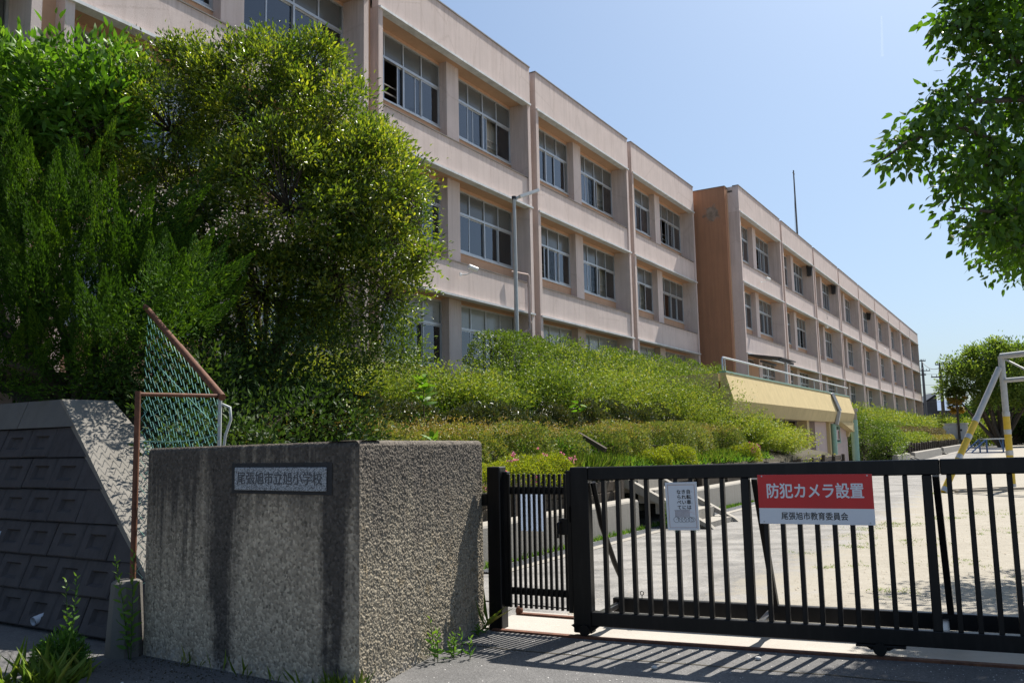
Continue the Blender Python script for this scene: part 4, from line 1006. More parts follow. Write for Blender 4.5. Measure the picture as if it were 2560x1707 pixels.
# ================================================================== SLIDING GATE
SG = thing('sliding_gate', 'wide black sliding steel gate with vertical bars on wheels', 'gate', GW(0, 0), GROT)
def sb(x0, x1, y0, y1, z0, z1, c=.006):
    """box that follows the slight rise of the gate"""
    mb = MB(); mb.bbox(x0, x1, y0, y1, z0, z1, c); mb.v = [(x, y, z+SL*max(0, x-.2)) for x, y, z in mb.v]; return mb
XE = 5.6
sb(.005, .168, 0, .10, .03, 1.39, .008).build('stile', 'black', SG)
for x0, x1 in ((.169, 2.83), (2.8305, XE)): sb(x0, x1, 0, .075, 1.279, 1.389, .008).build('top_beam', 'black', SG)
sb(.169, XE, -.005, .065, .093, .205, .006).build('front_rail', 'black', SG)
sb(.169, XE, .52, .59, .115, .235, .006).build('rear_rail', 'black', SG)
for x in (.20, 1.50, 2.77, 4.1): sb(x, x+.045, .066, .519, .16, .200, .003).build('cross_tie', 'blackshine', SG)
xb = [.301, .442, .558, .679, .807, .932, 1.055, 1.183, 1.302, 1.609, 1.735, 1.859, 1.981, 2.107, 2.231, 2.353, 2.470, 2.590, 2.881, 3.003, 3.125, 3.241]
xb = [.301+.1235*i for i in range(9)]+[1.612+.1235*i for i in range(9)]+[2.884+.1235*i for i in range(9)]+[4.2+.1235*i for i in range(10)]
for x in xb: sb(x-.017, x+.017, .005, .055, .2055, 1.2785, .003).build('bar', 'black', SG)
for x in (1.468, 2.742, 4.06): sb(x-.032, x+.032, .0, .07, .2055, 1.2785, .005).build('post', 'black', SG)
for x in (1.53, 2.80, 4.12):
    z = SL*x; MB().bar((x, .08, 1.27+z), (x+.03, .55, .22+z), .045, .045).build('brace', 'black', SG)
MB().tube([(.195, .06, 1.26), (.205, .2, .9), (.235, .42, .55), (.25, .52, .42), (.25, .54, .22)], .024, 8).build('brace', 'black', SG)
for x in (.11, 2.36, 4.6):
    z = SL*max(0, x-.2); hgt = float(hz(x, 0))
    mb = MB(); mb.hexa([(x-.06, -.01, hgt+.05), (x+.06, -.01, hgt+.05), (x+.06, .07, hgt+.05), (x-.06, .07, hgt+.05), (x-.12, -.015, .092+z), (x+.12, -.015, .092+z), (x+.12, .075, .092+z), (x-.12, .075, .092+z)])
    fk = mb.build('wheel_fork', 'black', SG)
    a = [(x+.045*math.cos(k*math.pi/8), -.03, hgt+.058+.045*math.sin(k*math.pi/8)) for k in range(16)]; MB().loft(a, [(p[0], .01, p[2]) for p in a]).build('wheel', 'black', fk)
sb(2.20, 2.53, -.02, .07, .075, .0925, .002).build('wheel_plate', 'black', SG)
mb = MB(); mb.tube([(.43+.016*math.cos(q), .55, .285+.016*math.sin(q)) for q in np.linspace(-1.57, 4.6, 12)], .004, 5); mb.tube([(.43, .55, .23), (.43, .55, .27)], .004, 5); mb.build('ring_bolt', 'black', SG)

# red notice
zr = SL*1.8
rs = thing('notice_board', 'red and white notice board in large Japanese lettering on the sliding gate', 'sign', GW(1.978, -.012, 1.115+zr), GROT)
rs.rotation_euler = (0, -SL*.4, GROT)
MB().bbox(-.408, .408, 0, .008, -.185, .183, .002).build('panel', 'signwhite', rs)
MB().box(-.408, .408, -.0012, -.0002, -.067, .183).build('red_field', 'red', rs)
def letter(body, size, x, z, mat, parent, thick=.0, sx=1.0, y=-.002, name='lettering'):
    me = text_mesh(body, size, 0.0, .0001, name)
    if thick: me = bold(me, thick)
    me.materials.append(M[mat])
    o = link(name, me, parent, None, (x, y, z)); o.rotation_euler = (rad(90), 0, 0); o.scale = (sx, 1, 1); return o
letter('防犯カメラ設置', .118, .0, .054, 'signwhite', rs, .0028, .845)
letter('尾張旭市教育委員会', .060, -.01, -.128, 'ink', rs, .0011, .88, -.0008)
for x in (-.375, .375):
    for z in (-.168, .172): MB().tube([(x, -.0025, z), (x, .001, z)], .006, 8).build('screw', 'galv', rs)
# framed poster
fp = thing('poster', 'small framed white poster about parking bicycles tidily, tied to the gate', 'poster', GW(.972, -.014, 1.078), GROT)
fp.rotation_euler = (0, rad(-1.5), GROT)
hw, hh = .128, .188
MB().box(-hw+.012, hw-.012, .0, .008, -hh+.012, hh-.012).build('sheet', 'signwhite', fp)
mb = MB(); mb.bbox(-hw, hw, -.004, .012, hh-.013, hh, .002); mb.bbox(-hw, hw, -.004, .012, -hh, -hh+.013, .002); mb.bbox(-hw, -hw+.013, -.004, .012, -hh+.013, hh-.013, .002); mb.bbox(hw-.013, hw, -.004, .012, -hh+.013, hh-.013, .002)
mb.build('frame', 'white', fp)
mb = MB(); q = .109; qz = .168; wl_ = .0022
mb.box(-q, q, -.0016, -.0002, qz-wl_, qz); mb.box(-q, q, -.0016, -.0002, -qz, -qz+wl_); mb.box(-q, -q+wl_, -.0016, -.0002, -qz+wl_, qz-wl_); mb.box(q-wl_, q, -.0016, -.0002, -qz+wl_, qz-wl_)
mb.build('border_line', 'brownline', fp)
for col, x in (('自転車は', .058), ('きれいに', .019), ('ならべて', -.020)):
    for i, ch in enumerate(col): letter(ch, .037, x, .110-i*.0405, 'ink', fp, .0011, 1.0, -.001)
for i, ch in enumerate(('じ', 'てん', 'しゃ')):
    for j, c in enumerate(ch): letter(c, .010, .083, .112-i*.0405-j*.011, 'ink', fp, .0, 1.0, -.001)
mb = MB()          # drawing: a rack with bicycles in a row
mb.box(-.065, .062, -.0012, -.0003, -.034, -.031)
for i in range(13): x = -.058+i*.0092; mb.box(x, x+.0035, -.0012, -.0003, -.082, -.034)
mb.build('drawing_rack', 'violet', fp)
mb = MB()
for cx, r in ((-.052, .022), (-.018, .019), (.008, .021), (.034, .019), (.066, .019), (.082, .017)):
    pts = [(cx+r*math.cos(k*math.pi/8), -.0008, -.105+r*math.sin(k*math.pi/8)) for k in range(17)]; mb.tube(pts, .0013, 4, False)
for a_, b_ in (((-.052, -.105), (-.035, -.085)), ((-.035, -.085), (-.018, -.105)), ((.008, -.105), (.02, -.082)), ((.034, -.105), (.06, -.083)), ((.06, -.083), (.082, -.105)), ((-.06, -.08), (-.035, -.083))):
    mb.bar((a_[0], -.0008, a_[1]), (b_[0], -.0008, b_[1]), .0016, .0016, (0, 1, 0))
mb.build('drawing_bicycles', 'ink', fp)
mb = MB()
for k in range(5):
    q = .35+k*.42; mb.bar((.066+.024*math.cos(q), -.0008, -.072+.024*math.sin(q)), (.066+.03*math.cos(q), -.0008, -.072+.03*math.sin(q)), .0016, .0016, (0, 1, 0))
mb.build('drawing_rays', 'red', fp)
for x in (-.08, .08): MB().tube([(x, -.004, -hh+.004), (x+.01, .0, -hh-.012), (x+.03, .02, -hh-.01)], .0016, 4).build('wire_tie', 'wire', fp)

# ================================================================== TREES AND PLANTS
def rdir(n): return nrm(rng.normal(size=(n, 3)))
def blob_leaves(blobs, dens, lpc, csz, L, Wd, droop=.15, up=.25, outw=.5, shape=4, bottom=-0.75, flat=None, sq=1.0, shell=.3):
    P, D, R, C = [], [], [], []
    for (x, y, z, r) in blobs:
        n = max(3, int(dens*r*r)); d = rdir(n); d = d[d[:, 2] > bottom-.3*rng.random(len(d))]; n = len(d)
        c = np.array([x, y, z])+d*r*np.array([1, 1, sq])*(rng.random((n, 1))**.33*(1.05-shell)+shell)
        C.append(c)
        k = rng.poisson(lpc, n); idx = np.repeat(np.arange(n), k); m = len(idx)
        g = rng.normal(size=(m, 3))*csz*np.array([1, 1, .8])
        P.append(c[idx]+g)
        D.append(nrm(g)*.7+d[idx]*outw+rdir(m)*.75+np.array([0, 0, up]))
        cl = rng.normal(size=n)*.2
        R.append(.42+cl[idx]+rng.normal(size=m)*.2)
    P, D, R = np.concatenate(P), np.concatenate(D), np.concatenate(R)
    m = len(P); LL = L*(.7+.6*rng.random(m))
    return leaves(P, D, LL, LL*Wd/L, R, shape, droop, flat), np.concatenate(C)
def limb_mesh(parent, name, base, tops, r0, seed=0, twigs=None, r1=.02, mat='bark'):
    rr = random.Random(seed); mb = MB(); b = Vector(base)
    for tx, ty, tz in tops:
        t = Vector((tx, ty, tz)); mid = b.lerp(t, .45)+Vector((rr.uniform(-.2, .2), rr.uniform(-.2, .2), rr.uniform(.0, .25)))
        q = b.lerp(t, .15)+Vector((rr.uniform(-.08, .08), rr.uniform(-.08, .08), .1))
        mb.tube(local(parent, [b, q, mid, mid.lerp(t, .5)+Vector((rr.uniform(-.1, .1), rr.uniform(-.1, .1), 0)), t]), [r0, r0*.85, r0*.55, r0*.35, r1], 6)
    if twigs is not None:
        for c, tx in twigs: mb.tube(local(parent, [Vector(tx), Vector(tx).lerp(Vector(c), .5)+Vector((rr.uniform(-.06, .06),)*3), Vector(c)]), [r1*.8, r1*.5, .004], 3, True, False)
    return mb.build(name, mat, parent)
def near_twigs(C, tops, n, maxd=1.4):
    T = np.array(tops); out = []
    for i in rng.permutation(len(C))[:n]:
        d = np.linalg.norm(T-C[i], axis=1); j = int(d.argmin())
        if d[j] < maxd: out.append((tuple(C[i]), tuple(T[j])))
    return out

# the big olive-green tree before the school
OS = [(-3.99, 13.0, 6.83, 1.16), (-5.31, 13.0, 6.6, 1.04), (-6.56, 13.2, 6.9, 0.6), (-2.97, 13.0, 6.55, 0.98), (-2.26, 12.6, 5.44, 0.97), (-1.87, 12.4, 4.63, 0.76), (-3.25, 12.2, 5.09, 1.2), (-4.73, 12.4, 5.06, 1.1), (-2.52, 12.4, 3.92, 0.87), (-3.64, 12.4, 3.83, 0.99), (-4.9, 12.6, 4.01, 0.83), (-1.75, 12.2, 3.75, 0.47), (-6.46, 12.8, 5.97, 0.66), (-3.74, 13.2, 8.0, 0.36), (-5.21, 13.3, 7.95, 0.37), (-4.58, 13.2, 7.55, 0.6), (-3.22, 13.2, 7.6, 0.56), (-1.45, 12.4, 5.05, 0.33), (-6.1, 13.4, 7.75, 0.42), (-1.3, 12.3, 4.36, 0.18), (-2.04, 12.7, 5.97, 0.5)]
TR = thing('broadleaf_tree', 'big bushy olive-green tree in front of the near school building', 'tree', (-3.9, 13.0, 2.3), 0, 'trees on the school bank')
lv, C = blob_leaves(OS, 92, 100, .12, .076, .031, .25, .55, .55, 4, -.75, .35, 1.0, .55)
foliage('crown', lv, 'l_osm', TR)
tops = [b[:3] for b in OS]
limb_mesh(TR, 'trunk', (-3.85, 13.05, 2.2), [tops[i] for i in (0, 1, 3, 4, 6, 7, 9, 10, 2, 8, 5)], .075, 3, near_twigs(C, tops, 1100), .02)

# juniper with upright plumes on the block wall
def plumes(blobs, dens, per, L, lean, col_sd=.13):
    P, D, R = [], [], []
    for (x, y, z, r) in blobs:
        n = int(dens*r*r); d = rdir(n); d = d[d[:, 2] > -.8]; n = len(d)
        base = np.array([x, y, z])+d*r*(.62+.3*rng.random((n, 1)))
        axis = nrm(d*np.array([1, 1, .5])*.55+np.array([lean[0], lean[1], .95])+rng.normal(size=(n, 3))*.2)
        ln = .45+.6*rng.random(n)**1.5
        idx = np.repeat(np.arange(n), per); m = len(idx)
        u = rng.random(m)**.8; rad_ = .12*(1-u)**.9*(.8+.2*rng.random(m))*(.6+ln[idx])
        side = rdir(m); side = nrm(side-axis[idx]*np.sum(side*axis[idx], 1, keepdims=True))
        P.append(base[idx]+axis[idx]*(u*ln[idx])[:, None]+side*rad_[:, None])
        D.append(axis[idx]*1.1+side*.38+rng.normal(size=(m, 3))*.14)
        R.append(.45+rng.normal(size=n)[idx]*col_sd+rng.normal(size=m)*.17)
    P, D, R = map(np.concatenate, (P, D, R)); m = len(P)
    LL = L*(.6+.8*rng.random(m)); return leaves(P, D, LL, LL*.34, R, 4, .05)
JB = [(-5.2, 10.6, 4.05, .95), (-6.2, 10.9, 4.1, .95), (-4.5, 10.5, 3.5, .75), (-5.3, 10.2, 3.2, .85), (-6.4, 10.3, 3.2, 1.0), (-4.35, 10.4, 2.9, .55), (-5.0, 10.1, 2.6, .6), (-7.2, 11.0, 4.0, 1.0), (-5.9, 9.9, 2.65, .6), (-3.95, 10.6, 3.35, .42), (-5.75, 11.1, 4.9, .55), (-4.75, 10.9, 4.55, .5), (-6.6, 11.2, 4.95, .5), (-3.45, 9.0, 3.2, .28), (-3.75, 9.4, 3.0, .35), (-3.55, 8.72, 3.3, .2), (-3.9, 8.75, 3.2, .26), (-4.15, 8.95, 2.95, .32), (-4.15, 9.5, 2.75, .4), (-4.6, 9.7, 2.45, .4), (-3.6, 9.7, 3.55, .35)]
JU = thing('juniper', 'dense dark green juniper with upright plumes above the block wall', 'conifer', (-5.4, 10.7, 2.1))
foliage('crown', [plumes(JB, 42, 560, .038, (.2, -.05))], 'l_jun', JU)
limb_mesh(JU, 'trunk', (-5.4, 10.7, 1.9), [b[:3] for b in JB[:9]], .11, 5, None, .03)
core, _ = blob_leaves([(x, y, z, r*.6) for x, y, z, r in JB], 260, 30, .12, .06, .024); foliage('inner_foliage', core, 'l_jun', JU)

# bright green tree in the upper left corner
BG = [(-7.4, 12.5, 6.6, 1.0), (-6.6, 12.3, 7.0, .75), (-6.2, 12.2, 6.3, .7), (-8.3, 12.6, 7.0, 1.0), (-7.2, 12.2, 5.6, .9), (-6.2, 12.6, 7.55, .35), (-5.95, 12.3, 6.9, .4), (-8.4, 12.3, 5.8, 1.0), (-7.3, 12.4, 7.5, .45)]
BT = thing('bright_green_tree', 'fresh bright green tree with long leaves at the upper left corner', 'tree', (-7.2, 12.6, 2.3), 0, 'trees on the school bank')
lv, C = blob_leaves(BG, 85, 30, .14, .16, .055, .3, .5, .7, 6, -.75, .3, 1.0, .5)
foliage('crown', lv, 'l_bright', BT)
limb_mesh(BT, 'trunk', (-7.2, 12.6, 2.2), [b[:3] for b in BG[:6]], .09, 8, near_twigs(C, [b[:3] for b in BG], 200), .02)

# overhanging tree at the right edge; the leaves that show largest are single objects
RTB = [(5.9, 8.9, 6.35, .55), (5.35, 8.6, 6.45, .42), (4.95, 8.5, 6.2, .3), (5.15, 8.6, 5.82, 0.48), (4.7, 8.4, 5.78, 0.25), (5.69, 9.0, 5.46, 0.63), (4.72, 8.4, 4.96, 0.40), (4.22, 8.2, 4.59, 0.27), (3.9, 8.1, 4.38, 0.16), (3.74, 8.0, 4.22, 0.07), (4.99, 8.6, 4.43, 0.38), (5.6, 9.0, 4.46, 0.63), (4.44, 8.3, 4.13, 0.2), (5.06, 8.6, 3.83, 0.28), (4.43, 8.3, 3.80, 0.09), (5.41, 8.8, 3.62, 0.25), (6.34, 9.5, 5.18, 0.98), (6.47, 9.6, 4.02, 0.81), (6.43, 9.4, 6.35, 0.88), (4.80, 8.5, 3.62, 0.10), (5.2, 8.6, 3.36, 0.08),
       (7.6, 10.2, 5.6, 1.3), (7.6, 10.4, 7.0, 1.3), (8.8, 11.2, 6.0, 1.5), (6.4, 9.6, 7.3, .9), (8.4, 9.8, 4.6, 1.0), (7.4, 11.6, 5.4, 1.2), (9.4, 10.2, 7.2, 1.5), (7.0, 11.4, 4.3, .8), (8.2, 12.2, 4.6, 1.0)]
RT = thing('overhanging_tree', 'leafy tree hanging into view from the right edge against the sky', 'tree', (9.2, 11.0, 0))
P, D, R = [], [], []
cs = []
for (x, y, z, r) in RTB:
    big = r > .85; n = max(4, int((48 if big else 190)*r*r)) if r > .3 else max(4, int(300*r*r)); d = rdir(n)
    c = np.array([x, y, z])+d*r*(rng.random((n, 1))**.4)*np.array([1, 1, .8]); cs.append(c)
    k = rng.poisson(16 if big else 15, n); idx = np.repeat(np.arange(n), k); m = len(idx); g = np.clip(rng.normal(size=(m, 3)), -1.6, 1.6)*np.array([.12, .12, .085])
    P.append(c[idx]+g); D.append(nrm(g)*.6+rdir(m)*.55+np.array([-.25, -.1, -.55])); R.append(.4+rng.normal(size=n)[idx]*.14+rng.normal(size=m)*.2)
P, D, R = map(np.concatenate, (P, D, R)); m = len(P)
LL = .105*(.65+.6*rng.random(m))
cp = np.array([0, 0, 1.6]); Rm = np.array(cam.matrix_world.to_3x3()); q = (P-cp)@Rm
uu, vv, dd = q[:, 0]/-q[:, 2]*2133+1280, 853.5-q[:, 1]/-q[:, 2]*2133, -q[:, 2]
inside = (uu > 0) & (uu < 2550) & (vv > 6) & (vv < 1700)
score = np.where(inside, LL/dd, 0); pick = np.argsort(-score)[:300]; rest = np.setdiff1d(np.arange(m), pick)
foliage('crown', [leaves(P[rest], D[rest], LL[rest], LL[rest]*.5, R[rest], 6, .22)], 'l_over', RT, 'stuff')
lm = []
for i in range(5):
    V, F, r_ = leaves(np.zeros((1, 3)), np.array([[1., 0, 0]]), 1.0, .5, np.array([.2+.15*i]), 6, .22)
    lm.append(np_mesh('leaf', V, F, 'l_over', r_))
for i in pick:
    o = link('leaf', lm[int(np.clip(R[i], .05, .95)*5)], RT)
    dv = Vector(D[i]).normalized(); o.rotation_mode = 'QUATERNION'
    from mathutils import Quaternion
    o.rotation_quaternion = dv.to_track_quat('X', 'Z') @ Quaternion((1, 0, 0), random.uniform(-1.2, 1.2)); o.location = Vector(P[i])-Vector((9.2, 11.0, 0)); o.scale = (LL[i],)*3
tops = [b[:3] for b in RTB]
mb = MB(); mb.tube(local(RT, [(9.2, 11.0, -.1), (9.1, 11.0, 1.5), (8.9, 10.9, 3.0)]), [.22, .18, .15], 10); mb.build('trunk', 'bark', RT)
limb_mesh(RT, 'branches', (8.9, 10.9, 2.9), [tops[i+3] for i in (18, 13, 14, 15, 19, 20, 2, 8, 24)], .085, 9, None, .025)
mb = MB(); rr = random.Random(4)
for ch in (((8.0, 10.3, 4.6), (6.3, 9.5, 4.7), (5.2, 8.8, 4.7), (4.5, 8.3, 4.7), (3.9, 8.1, 4.45), (3.62, 8.0, 4.25)), ((6.4, 9.5, 5.2), (5.6, 8.9, 5.6), (5.0, 8.6, 5.85), (4.65, 8.4, 5.8)), ((6.4, 9.6, 4.0), (5.5, 8.9, 4.0), (4.9, 8.5, 3.85), (4.4, 8.3, 3.85)), ((6.4, 9.6, 3.9), (5.6, 8.9, 3.7), (5.25, 8.6, 3.5)), ((5.6, 8.9, 5.2), (5.0, 8.6, 5.05), (4.5, 8.3, 5.1))):
    mb.tube(local(RT, ch), [.04-.03*i/(len(ch)-1) for i in range(len(ch))], 5)
for c, tx in near_twigs(np.concatenate(cs), tops, 260, .9): mb.tube(local(RT, [tx, c]), [.007, .003], 3, True, False)
mb.build('twigs', 'bark', RT, 'stuff')

# clipped and loose hedge rows
def row(s0, s1, tc, hw, z0, z1, n, L, Wd, bump_=.12, end=.5, up=.2, rmean=.45, tw=0.0, zs=0.0):
    s = s0+(s1-s0)*rng.random(n); th = rng.random(n)*math.pi*1.15-.075*math.pi
    e = np.clip(np.minimum(s-s0, s1-s)/end, 0, 1); prof = np.sqrt(np.clip(1-(1-e)**2, .02, 1))
    c, sn = np.cos(th), np.sin(th); pw = .65
    cx = np.sign(c)*np.abs(c)**pw; cz = np.sign(sn)*np.abs(sn)**pw
    h = (z1-z0)
    base = np.stack([s, tc+tw*(s-s0)+hw*cx*prof, z0+zs*(s-s0)+h*np.maximum(cz, 0)*prof], 1)
    b1 = nz(base*np.array([1, 1.3, .8]), 1.1)*bump_*.8+nz(base, 2.3)*bump_*.7+nz(base*np.array([1, 1, 1.3]), 6.0)*bump_*.6
    dep = 1-rng.exponential(.09, n)
    nr = nrm(np.stack([0*s+.0, hw*cx*0+cx*h, np.maximum(cz, 0)*hw+.05], 1))
    P = base+nr*b1[:, None]; ctr = np.stack([s, 0*s+tc+tw*(s-s0), 0*s+z0+zs*(s-s0)], 1); P = ctr+(P-ctr)*dep[:, None]
    D = nr*.6+rdir(n)*.8+np.array([0, 0, up])
    Pw = np.stack([P[:, 0]*UX+P[:, 1]*NX, P[:, 0]*UY+P[:, 1]*NY, P[:, 2]], 1); Dw = np.stack([D[:, 0]*UX+D[:, 1]*NX, D[:, 0]*UY+D[:, 1]*NY, D[:, 2]], 1)
    LL = L*(.65+.7*rng.random(n)); return leaves(Pw, Dw, LL, LL*Wd/L, rmean+rng.normal(size=n)*.19+nz(base, 1.7)*.12, 4, .15)
def sprays(s0, s1, t0, t1, zf, n, ln, lean, L, nl=14, spread=.32, rm=.5, curve=.25):
    s = s0+(s1-s0)*rng.random(n); t = t0+(t1-t0)*rng.random(n); z = zf(s, t)
    b = np.stack([s, t, z], 1); l = ln*(.5+.7*rng.random(n)**1.5)*(1+.3*nz(b*np.array([1, 1, 0]), 1.5))
    d = nrm(np.array([lean[0], lean[1], 1.0])+rng.normal(size=(n, 3))*spread)
    idx = np.repeat(np.arange(n), nl); m = len(idx); u = .12+.88*rng.random(m)
    out = nrm(d*np.array([1, 1, 0])+1e-6)
    P = b[idx]+d[idx]*(u*l[idx])[:, None]+(out[idx]*curve-np.array([0, 0, .5*curve]))*(u**2*l[idx])[:, None]+rng.normal(size=(m, 3))*.018
    D = d[idx]*.5+rdir(m)*.8+np.array([0, 0, .15])
    Pw = np.stack([P[:, 0]*UX+P[:, 1]*NX, P[:, 0]*UY+P[:, 1]*NY, P[:, 2]], 1); Dw = np.stack([D[:, 0]*UX+D[:, 1]*NX, D[:, 0]*UY+D[:, 1]*NY, D[:, 2]], 1)
    LL = L*(.6+.8*rng.random(m)); R = rm+.22*(u-.5)+rng.normal(size=n)[idx]*.16+rng.normal(size=m)*.16+.1*nz(b, 1.1)[idx]
    return leaves(Pw, Dw, LL, LL*.42, R, 4, .1)
bz = lambda s, t: bankz(s, t)
def fans(s0, s1, t0, t1, zf, nb, stems, ln, lean, L, nl=16, r0=.22, fan=.55, rm=.5, curve=.25):
    """a row of bushes, each a fan of arching stems"""
    parts = []
    cs = np.linspace(s0, s1, nb)+rng.normal(size=nb)*.3*(s1-s0)/nb; ct = t0+(t1-t0)*rng.random(nb)
    B = []; l = []; d = []; cl = []
    for c, tt in zip(cs, ct):
        k = int(stems*rng.uniform(.7, 1.3)); o = rng.normal(size=(k, 2))*r0; sc = rng.uniform(.75, 1.2)
        B.append(np.stack([c+o[:, 0], tt+o[:, 1], zf(c+o[:, 0], tt+o[:, 1])], 1)); l.append(ln*sc*(.5+.6*rng.random(k)))
        d.append(nrm(np.stack([lean[0]+o[:, 0]/r0*fan*.55+rng.normal(size=k)*.15, lean[1]+o[:, 1]/r0*fan*.55+rng.normal(size=k)*.15, np.ones(k)], 1))); cl.append(np.full(k, rng.normal()*.1))
    b, l, d, cl = map(np.concatenate, (B, l, d, cl)); n = len(b)
    idx = np.repeat(np.arange(n), nl); m = len(idx); u = .1+.9*rng.random(m)**.8; out = nrm(d*np.array([1, 1, 0])+1e-6)
    P = b[idx]+d[idx]*(u*l[idx])[:, None]+(out[idx]*curve-np.array([0, 0, .55*curve]))*(u**2*l[idx])[:, None]+rng.normal(size=(m, 3))*.016
    D = d[idx]*.6+rdir(m)*.8+np.array([0, 0, .15])
    Pw = np.stack([P[:, 0]*UX+P[:, 1]*NX, P[:, 0]*UY+P[:, 1]*NY, P[:, 2]], 1); Dw = np.stack([D[:, 0]*UX+D[:, 1]*NX, D[:, 0]*UY+D[:, 1]*NY, D[:, 2]], 1)
    LL = L*(.6+.8*rng.random(m)); R = rm+.25*(u-.5)+cl[idx]+rng.normal(size=n)[idx]*.1+rng.normal(size=m)*.15
    return leaves(Pw, Dw, LL, LL*.45, R, 4, .1)
def plant(name, label, cat, parts, mat, group=None):
    o = foliage(name, parts, mat); return tag(o, label, cat, group)
GH = 'planted rows on the school bank'
def plants_row(s0, s1, t, z0, z1, n, rx, ry, per, L, Wd, bump_=.16, jit=.25, up=.25, rm=.45, sq=1.0):
    """a row of single dense bushes: leaves on the bumpy skin of squarish mounds, hollows left dark between them"""
    P, D, R = [], [], []
    for k, c in enumerate(np.linspace(s0, s1, n)):
        c = c+rng.normal()*jit*(s1-s0)/n; a, b_, h = rx*rng.uniform(.85, 1.2), ry*rng.uniform(.85, 1.15), (z1-z0)*rng.uniform(.84, 1.08)
        m = int(per*rng.uniform(.9, 1.15)); d = rdir(m); d[:, 2] = np.abs(d[:, 2]); q = np.sign(d)*np.abs(d)**.72
        tc = t+rng.normal()*.1; sk = np.array([a, b_, h]); ctr = np.array([c, tc, z0])
        bmp = 1+bump_*(nz(q*sk+ctr, 2.6)*.8+nz(q*sk+ctr, 6.5)*.7); dep = 1-rng.exponential(.05, m)-.25*(rng.random(m) < .12)*rng.random(m)
        P.append(ctr+q*sk*bmp[:, None]*dep[:, None]); D.append(nrm(d/sk)*.75+rdir(m)*.7+np.array([0, 0, up])); R.append(rm+rng.normal()*.07+rng.normal(size=m)*.2)
    P, D, R = map(np.concatenate, (P, D, R)); m = len(P)
    Pw = np.stack([P[:, 0]*UX+P[:, 1]*NX, P[:, 0]*UY+P[:, 1]*NY, P[:, 2]], 1); Dw = np.stack([D[:, 0]*UX+D[:, 1]*NX, D[:, 0]*UY+D[:, 1]*NY, D[:, 2]], 1)
    LL = L*(.6+.8*rng.random(m)); return leaves(Pw, Dw, LL, LL*Wd/L, R, 4, .15)
# olive azalea row
plant('azalea_hedge', 'olive-tinged azalea hedge above the pink flowers, left of the bank stairs', 'hedge', [plants_row(7.0, 14.9, -8.1, .95, 1.93, 10, .58, .8, 5200, .048, .026)], 'l_olive', GH)
plant('azalea_hedge', 'olive-tinged azalea hedge right of the bank stairs, behind the top of the gate', 'hedge', [plants_row(17.0, 26.4, -8.2, 1.1, 2.02, 12, .58, .8, 5200, .048, .026)], 'l_olive', GH)
# dark glossy row with pale glints
plant('glossy_hedge', 'dark glossy-leaved hedge behind the left azalea hedge', 'hedge', [plants_row(7.8, 15.8, -9.1, 1.4, 2.38, 13, .46, .5, 2800, .06, .032, .2)], 'l_gloss', GH)
plant('glossy_hedge', 'dark glossy-leaved hedge behind the right azalea hedge', 'hedge', [plants_row(17.2, 28.2, -9.15, 1.5, 2.5, 17, .46, .5, 2800, .06, .032, .2)], 'l_gloss', GH)
# lime arching shrubs
plant('spray_shrub', 'lime green arching shrub row in front of the ground floor windows, left part', 'shrub', [plants_row(8.8, 16.2, -10.15, 1.7, 2.75, 7, .62, .5, 1900, .06, .028, .25, rm=.35), fans(8.7, 16.3, -10.4, -9.9, bz, 7, 330, 1.12, (.12, .2), .062, 13, .17, .62)], 'l_lime', GH)
plant('spray_shrub', 'tall feathery lime green shrub mass below the clipped hedge', 'shrub', [plants_row(17.9, 26.8, -10.3, 1.7, 3.3, 7, .75, .6, 2600, .062, .028, .25, rm=.33), fans(17.7, 27.0, -10.5, -10.1, bz, 7, 480, 1.8, (.25, .2), .066, 15, .2, .6), fans(18.4, 27.2, -9.95, -9.7, bz, 6, 240, .95, (.25, .25), .062, 12, .2, .6)], 'l_lime', GH)
plant('spray_shrub', 'feathery lime shrub falling down beside the annex parapet', 'shrub', [fans(24.6, 26.4, -9.9, -8.7, bz, 6, 300, 1.8, (.2, .15), .055, 20, .3), fans(25.8, 30.6, -9.4, -8.0, bz, 9, 260, 1.2, (.3, .2), .06, 16, .28)], 'l_lime', GH)
plant('spray_shrub', 'round lime green bush right before the annex door', 'shrub', [fans(29.1, 30.9, -8.2, -7.2, bz, 4, 430, 1.05, (.1, .25), .064, 15, .26, .65)], 'l_lime', GH)
plant('stray_shoots', 'stray reddish shoots standing out of the olive azalea hedges', 'shoots', [sprays(7, 15.2, -8.6, -7.5, lambda s, t: 0*s+1.72, 900, .36, (0, .2), .036, 11, .5, .85), sprays(16.6, 26.6, -8.8, -7.6, lambda s, t: 0*s+1.78, 1000, .36, (0, .2), .036, 11, .5, .85)], 'l_olive')
# clipped hedge on top
plant('clipped_hedge', 'tall clipped hedge with a dark front end before the ground floor windows', 'hedge', [plants_row(18.7, 37.0, -11.6, 2.5, 4.62, 15, .82, .85, 4600, .066, .034, .13, .15)], 'l_hedge', GH)
plant('creeper', 'loose light green shoots growing out of the clipped hedge', 'climbing plant', [sprays(20.0, 36.5, -11.6, -10.8, lambda s, t: 0*s+4.05, 900, .6, (.1, .3), .05, 9, .6)], 'l_lime')
